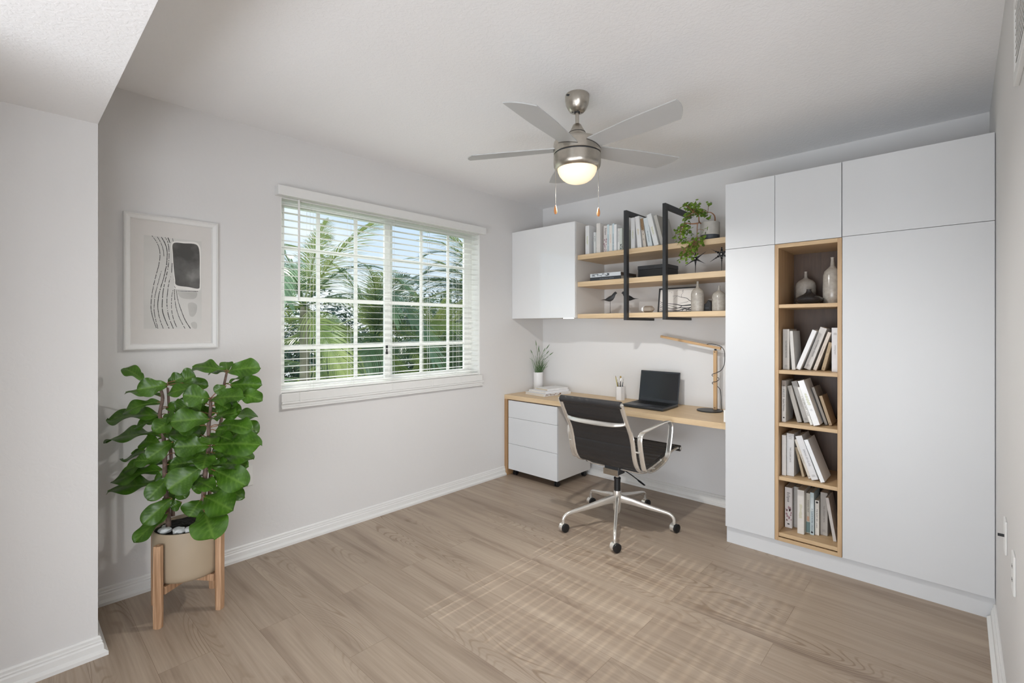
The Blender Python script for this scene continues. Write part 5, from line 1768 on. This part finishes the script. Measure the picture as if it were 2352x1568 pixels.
P = catmull([(XL, -1.078, .745), (XL + .035, -1.108, .738), (XL + .10, -1.125, .734), ((XL + XR) / 2, -1.130, .733), (XR - .10, -1.125, .734), (XR - .035, -1.108, .738), (XR, -1.078, .745)], 6)
n = len(P)
tube(bm, P, None, 12, side=(0, .35, 1), flat=[(.016 + .014 * math.sin(math.pi * i / (n - 1)), .010) for i in range(n)], power=2.4)
finish('back_stretcher', bm, M['chrome'], t, smooth=True)
bm = BM()
for y, z in ((-.845, .402), (-.60, .428)):
    tube(bm, [(XL, y, z), (XL + .05, y, z - .014), (XR - .05, y, z - .014), (XR, y, z)], None, 10, side=(0, 1, 0), flat=(.034, .014), power=3)
finish('seat_stretcher', bm, M['chrome'], t, smooth=True)
bm = BM()
box(bm, hx - .055, hx + .055, -.885, -.64, .362, .408)
box(bm, hx - .035, hx + .035, hy - .04, hy + .04, .340, .362)
me_ = finish('tilt_mechanism', bm, M['blackmetal'], t, bevel=.004)
bm = BM(); box(bm, hx - .06, hx + .05, -.893, -.8855, .345, .385); box(bm, hx - .045, hx + .018, -.897, -.892, .368, .372)
finish('mechanism_plate', bm, M['nickel'], me_, bevel=.001)
bm = BM()
cyl(bm, (hx - .05, -.84, .385), (hx - .235, -.83, .405), .005, 8)
cyl(bm, (hx - .20, -.832, .395), (hx - .235, -.83, .392), .011, 12)
finish('tension_knob', bm, M['blackplastic'], me_, smooth=True)
bm = BM()
tube(bm, catmull([(hx + .05, -.80, .365), (hx + .10, -.81, .352), (hx + .16, -.825, .333)], 4), .0035, 8)
tube(bm, [(hx + .155, -.824, .335), (hx + .175, -.829, .327), (hx + .215, -.838, .313)], None, 8, side=(0, 1, 0), flat=[(.008, .006), (.022, .010), (.018, .006)])
finish('height_lever', bm, M['blackplastic'], me_, smooth=True)
bm = BM(); cyl(bm, (hx, hy, .300), (hx, hy, .342), .0135, 20)
finish('gas_piston', bm, M['chrome'], t, smooth=True)
bm = BM(); lathe(bm, [(0, .228), (.0215, .228), (.0215, .300), (.0235, .302), (.0235, .312), (.019, .316), (0, .316)], (hx, hy, 0), 28)
finish('column_sleeve', bm, M['blackplastic'], t, smooth=True)
bm = BM(); lathe(bm, [(0, .075), (.018, .075), (.022, .082), (.026, .10), (.029, .14), (.029, .205), (.026, .226), (0, .230)], (hx, hy, 0), 32)
finish('hub', bm, M['chrome'], t, smooth=True)
CAST = [((1.518, -1.181), -20), ((1.126, -1.164), -12), ((1.655, -.675), -14), ((.989, -.640), -20), ((1.306, -.395), -12)]
for k, ((cx_, cy_), yaw) in enumerate(CAST):
    tgt = Vector((cx_, cy_, 0)); u = (tgt - Vector((hx, hy, 0)))
    R_ = u.length; u.normalize()
    base_ = Vector((hx, hy, 0))
    pts = [base_ + u * .018 + Vector((0, 0, .172)), base_ + u * .10 + Vector((0, 0, .160)), base_ + u * (R_ * .55) + Vector((0, 0, .138)), base_ + u * (R_ * .86) + Vector((0, 0, .117)), base_ + u * (R_ - .018) + Vector((0, 0, .103)), base_ + u * (R_ - .002) + Vector((0, 0, .082)), base_ + u * R_ + Vector((0, 0, .060))]
    P = catmull(pts, 5); n = len(P)
    s_ = u.cross(Vector((0, 0, 1)))
    bm = BM()
    acc = [0.0]
    for q in range(1, n):
        acc.append(acc[-1] + (P[q] - P[q - 1]).length)
    tube(bm, P, None, 14, side=s_, flat=[(.026 - .007 * min(1, acc[i] / R_), .062 - .040 * min(1, acc[i] / (R_ * .9)) ** .8) for i in range(n)], power=2.3)
    lg = finish('base_leg', bm, M['chrome'], t, smooth=True)
    # caster: chrome hood with black wheel disc on both sides
    ya = math.radians(yaw); ax_ = Vector((math.cos(ya), math.sin(ya), 0))
    cc_ = Vector((cx_, cy_, .0285)) + ax_ * .004
    bm = BM()
    cyl(bm, cc_ - ax_ * .020, cc_ + ax_ * .010, .0265, 28)
    cyl(bm, Vector((cx_, cy_, .040)), Vector((cx_, cy_, .066)), .0065, 12)
    cs = finish('caster_hood', bm, M['chrome'], t, smooth=True)
    bm = BM()
    cyl(bm, cc_ + ax_ * .0105, cc_ + ax_ * .024, .0275, 28)
    cyl(bm, cc_ + ax_ * .024, cc_ + ax_ * .026, .0275, 28, .020)
    cyl(bm, cc_ - ax_ * .019, cc_ + ax_ * .010, .0270, 24) if False else None
    finish('caster_wheel', bm, M['blackplastic'], cs, smooth=True)

# ---------------------------------------------------------------- garden outside the window
GZ = -2.9
bm = BM()
gseg = 24
gv = [[bm.verts.new((-0.6 - 1.6 * i, -14 + 1.9 * j, GZ + .12 * noise.noise(Vector((i * .4, j * .4, 0))))) for j in range(gseg + 1)] for i in range(gseg + 1)]
for i in range(gseg):
    for j in range(gseg):
        bm.faces.new((gv[i][j], gv[i + 1][j], gv[i + 1][j + 1], gv[i][j + 1]))
o = finish('lawn', bm, M['lawn'], None)
o['kind'] = 'stuff'; o['label'] = 'green lawn below the window'; o['category'] = 'lawn'

def frond_mesh(name, L_, droop, nl, ll, mat, seed, twist=.3, lw=.022):
    """frond along +x from the origin, bending down under its own weight"""
    rnd = random.Random(seed)
    bm = BM()
    P = []
    k = 22
    ang = 0.0
    p = Vector((0, 0, 0))
    for i in range(k + 1):
        P.append(p.copy())
        a = -droop * (i / k) ** 1.5
        p = p + Vector((math.cos(a), .04 * math.sin(seed + i * .2), math.sin(a))) * (L_ / k)
    tube(bm, P, [.016 * (1 - i / (k + 1)) + .002 for i in range(k + 1)], 6)
    for i in range(nl):
        u = .12 + .87 * i / nl
        f = u * k; j = min(k - 1, int(f))
        c = P[j].lerp(P[j + 1], f - j)
        d = (P[j + 1] - P[j]).normalized()
        upn = Vector((-d.z, 0, d.x))
        ln = ll * (math.sin(math.pi * (.18 + .74 * u)) ** .7) * rnd.uniform(.85, 1.1)
        for sg in (-1, 1):
            out = (Vector((0, sg, 0)) * (1.0 - .45 * u) + d * (.55 + .7 * u) + upn * rnd.uniform(.05, .30)).normalized()
            w_ = d.cross(out).normalized().cross(out).normalized()
            q = c.copy(); prev = None
            dirn = out.copy()
            nseg = 5
            for s_ in range(nseg + 1):
                ww = lw * (1 - (s_ / nseg)) ** .7 * (.5 if s_ == 0 else 1) + .0008
                cur = (bm.verts.new(q + w_ * ww * .5), bm.verts.new(q - w_ * ww * .5))
                if prev:
                    bm.faces.new((prev[0], cur[0], cur[1], prev[1]))
                prev = cur
                dirn = (dirn + Vector((0, 0, -.17 - twist * .25 * rnd.random()))).normalized()
                q = q + dirn * (ln / nseg)
    me_o = finish(name, bm, mat, None, smooth=True, normals=False)
    return me_o
protos = [frond_mesh('frond', 2.6, 1.5, 62, .62, M['palm'], 1), frond_mesh('frond', 2.3, 1.1, 58, .55, M['palm'], 2), frond_mesh('frond', 2.5, 2.0, 60, .66, M['palm2'], 3)]
def palm(x, y, ztop, nf, scale, label, seed, lean=0.0, aim=None):
    rnd = random.Random(seed)
    t = thing('palm_tree', label, 'palm tree', (x, y, GZ), 'coconut palms outside the window')
    top = Vector((x, y, ztop))
    bm = BM()
    base = Vector((x + lean, y - lean * .5, GZ - .05))
    P = catmull([base, base.lerp(top, .5) + Vector((lean * .1, 0, 0)), top], 10)
    tube(bm, P, [(.15 - .05 * i / len(P) + .008 * (i % 2)) * (.5 if scale < .8 else 1) for i in range(len(P))], 12)
    finish('trunk', bm, M['palmtrunk'], t, smooth=True)
    for k in range(nf):
        src = protos[(k * 2 + seed) % 3]
        o = src.copy()
        COL.objects.link(o)
        o.parent = t
        o.location = (0, 0, ztop - GZ)
        az = 2 * math.pi * k * .382 + rnd.uniform(-.2, .2)
        el = math.radians(rnd.uniform(62, 78) if k < nf * .25 else rnd.uniform(15, 55) if k < nf * .7 else rnd.uniform(-35, 12))
        if aim is not None and k % 3 == 0:
            az = aim + rnd.uniform(-.7, .7)
        o.rotation_euler = Matrix.Rotation(az, 4, 'Z').to_euler()
        o.rotation_euler = (Matrix.Rotation(az, 3, 'Z') @ Matrix.Rotation(-el, 3, 'Y') @ Matrix.Rotation(rnd.uniform(-.5, .5), 3, 'X')).to_euler()
        sc = scale * rnd.uniform(.85, 1.12)
        o.scale = (sc, sc, sc)
    return t
palm(-3.2, -0.97, 1.60, 17, .74, 'nearest palm, behind the left edge of the left sash', 4)
palm(-4.1, 0.55, 1.10, 24, .88, 'bushy palm seen through the left sash, behind the nearest one', 5, aim=.2)
palm(-3.3, 2.45, 1.75, 20, .85, 'tall palm at the right side of the window view', 8, aim=-2.2)
palm(-5.6, 3.1, .75, 24, .95, 'palm standing further back behind the centre of the window', 12)
palm(-6.8, 1.6, -0.2, 18, .95, 'lower palm far back, seen low through the left sash', 17)
palm(-3.6, 4.5, 2.3, 20, .9, 'palm furthest to the right, half hidden by the window frame', 21)
palm(-3.6, 1.35, -0.75, 16, .75, 'short young palm low in front of the lawn', 26)
for o in protos:
    bpy.data.objects.remove(o)

def leafy(name, label, c, R, n, seed, mat, ls=.10, trunk=True):
    rnd = random.Random(seed)
    t = thing(name, label, 'tree' if trunk else 'shrub', (c[0], c[1], GZ), 'trees and shrubs behind the palms')
    bm = BM()
    for _ in range(n):
        v = Vector((rnd.gauss(0, 1), rnd.gauss(0, 1), rnd.gauss(0, 1))).normalized()
        rr = rnd.random() ** .35
        p = Vector(c) + Vector((v.x * R[0], v.y * R[1], v.z * R[2])) * rr * (1 + .25 * noise.noise(v * 2.2 + Vector((seed, 0, 0))))
        nrm = (v + Vector((rnd.uniform(-.7, .7), rnd.uniform(-.7, .7), rnd.uniform(-.2, .9)))).normalized()
        a = nrm.orthogonal().normalized(); b = nrm.cross(a)
        th = rnd.uniform(0, 6.28); a, b = a * math.cos(th) + b * math.sin(th), b * math.cos(th) - a * math.sin(th)
        s_ = ls * rnd.uniform(.6, 1.3)
        q = [p - a * s_, p + b * s_ * .4, p + a * s_, p - b * s_ * .4]
        bm.faces.new([bm.verts.new(x_) for x_ in q])
    f = finish('foliage', bm, mat, t, normals=False); f['kind'] = 'stuff'
    if trunk:
        bm = BM(); tube(bm, [(c[0], c[1], GZ), (c[0] + .1, c[1], (GZ + c[2]) / 2), (c[0], c[1], c[2])], [.22, .16, .08], 10)
        finish('trunk', bm, M['bark'], t, smooth=True)
M['bush2'] = leaf_mat('bush_leaf_dark', '2c4434', '4f6d4c', 0.5, 1.0, 0.15)
k = 0
for (x, y, z, rx, ry, rz, n, lab, mt) in (
    (-12.5, 3.4, .0, 2.4, 2.2, 2.6, 5200, 'dark broadleaf tree behind the palms, left of the window centre', 'bush2'),
    (-12.0, 7.2, .2, 2.4, 2.5, 2.7, 5200, 'broad dark tree behind the palms at the window centre', 'bush2'),
    (-9.5, 8.6, .7, 2.2, 2.2, 3.2, 5200, 'dense dark tree filling the upper right of the window view', 'bush2'),
    (-6.5, 8.2, .3, 1.9, 2.0, 3.4, 5200, 'dark tree at the far right behind the sash', 'bush2'),
    (-12.8, -.4, -.6, 2.2, 2.4, 2.2, 4200, 'low dark tree far left behind the nearest palm', 'bush2')):
    leafy('broadleaf_tree', lab, (x, y, z), (rx, ry, rz), int(n * 1.7), k + 3, M[mt], .10); k += 1
for (x, y, z, r_, lab) in (
    (-5.2, 1.0, -2.1, 1.0, 'yellow-green shrub low at the left of the garden'),
    (-6.6, 3.9, -2.2, 1.1, 'yellow-green shrub in the middle of the garden'),
    (-4.6, 3.2, -2.2, .9, 'rounded shrub in front of the right palm'),
    (-5.3, 5.6, -1.9, 1.2, 'large shrub at the right of the garden'),
    (-3.2, -.2, -2.1, .9, 'shrub at the foot of the nearest palm')):
    leafy('garden_shrub', lab, (x, y, z), (r_, r_, r_ * .8), 1500, k + 11, M['bush'], .085, trunk=False); k += 1
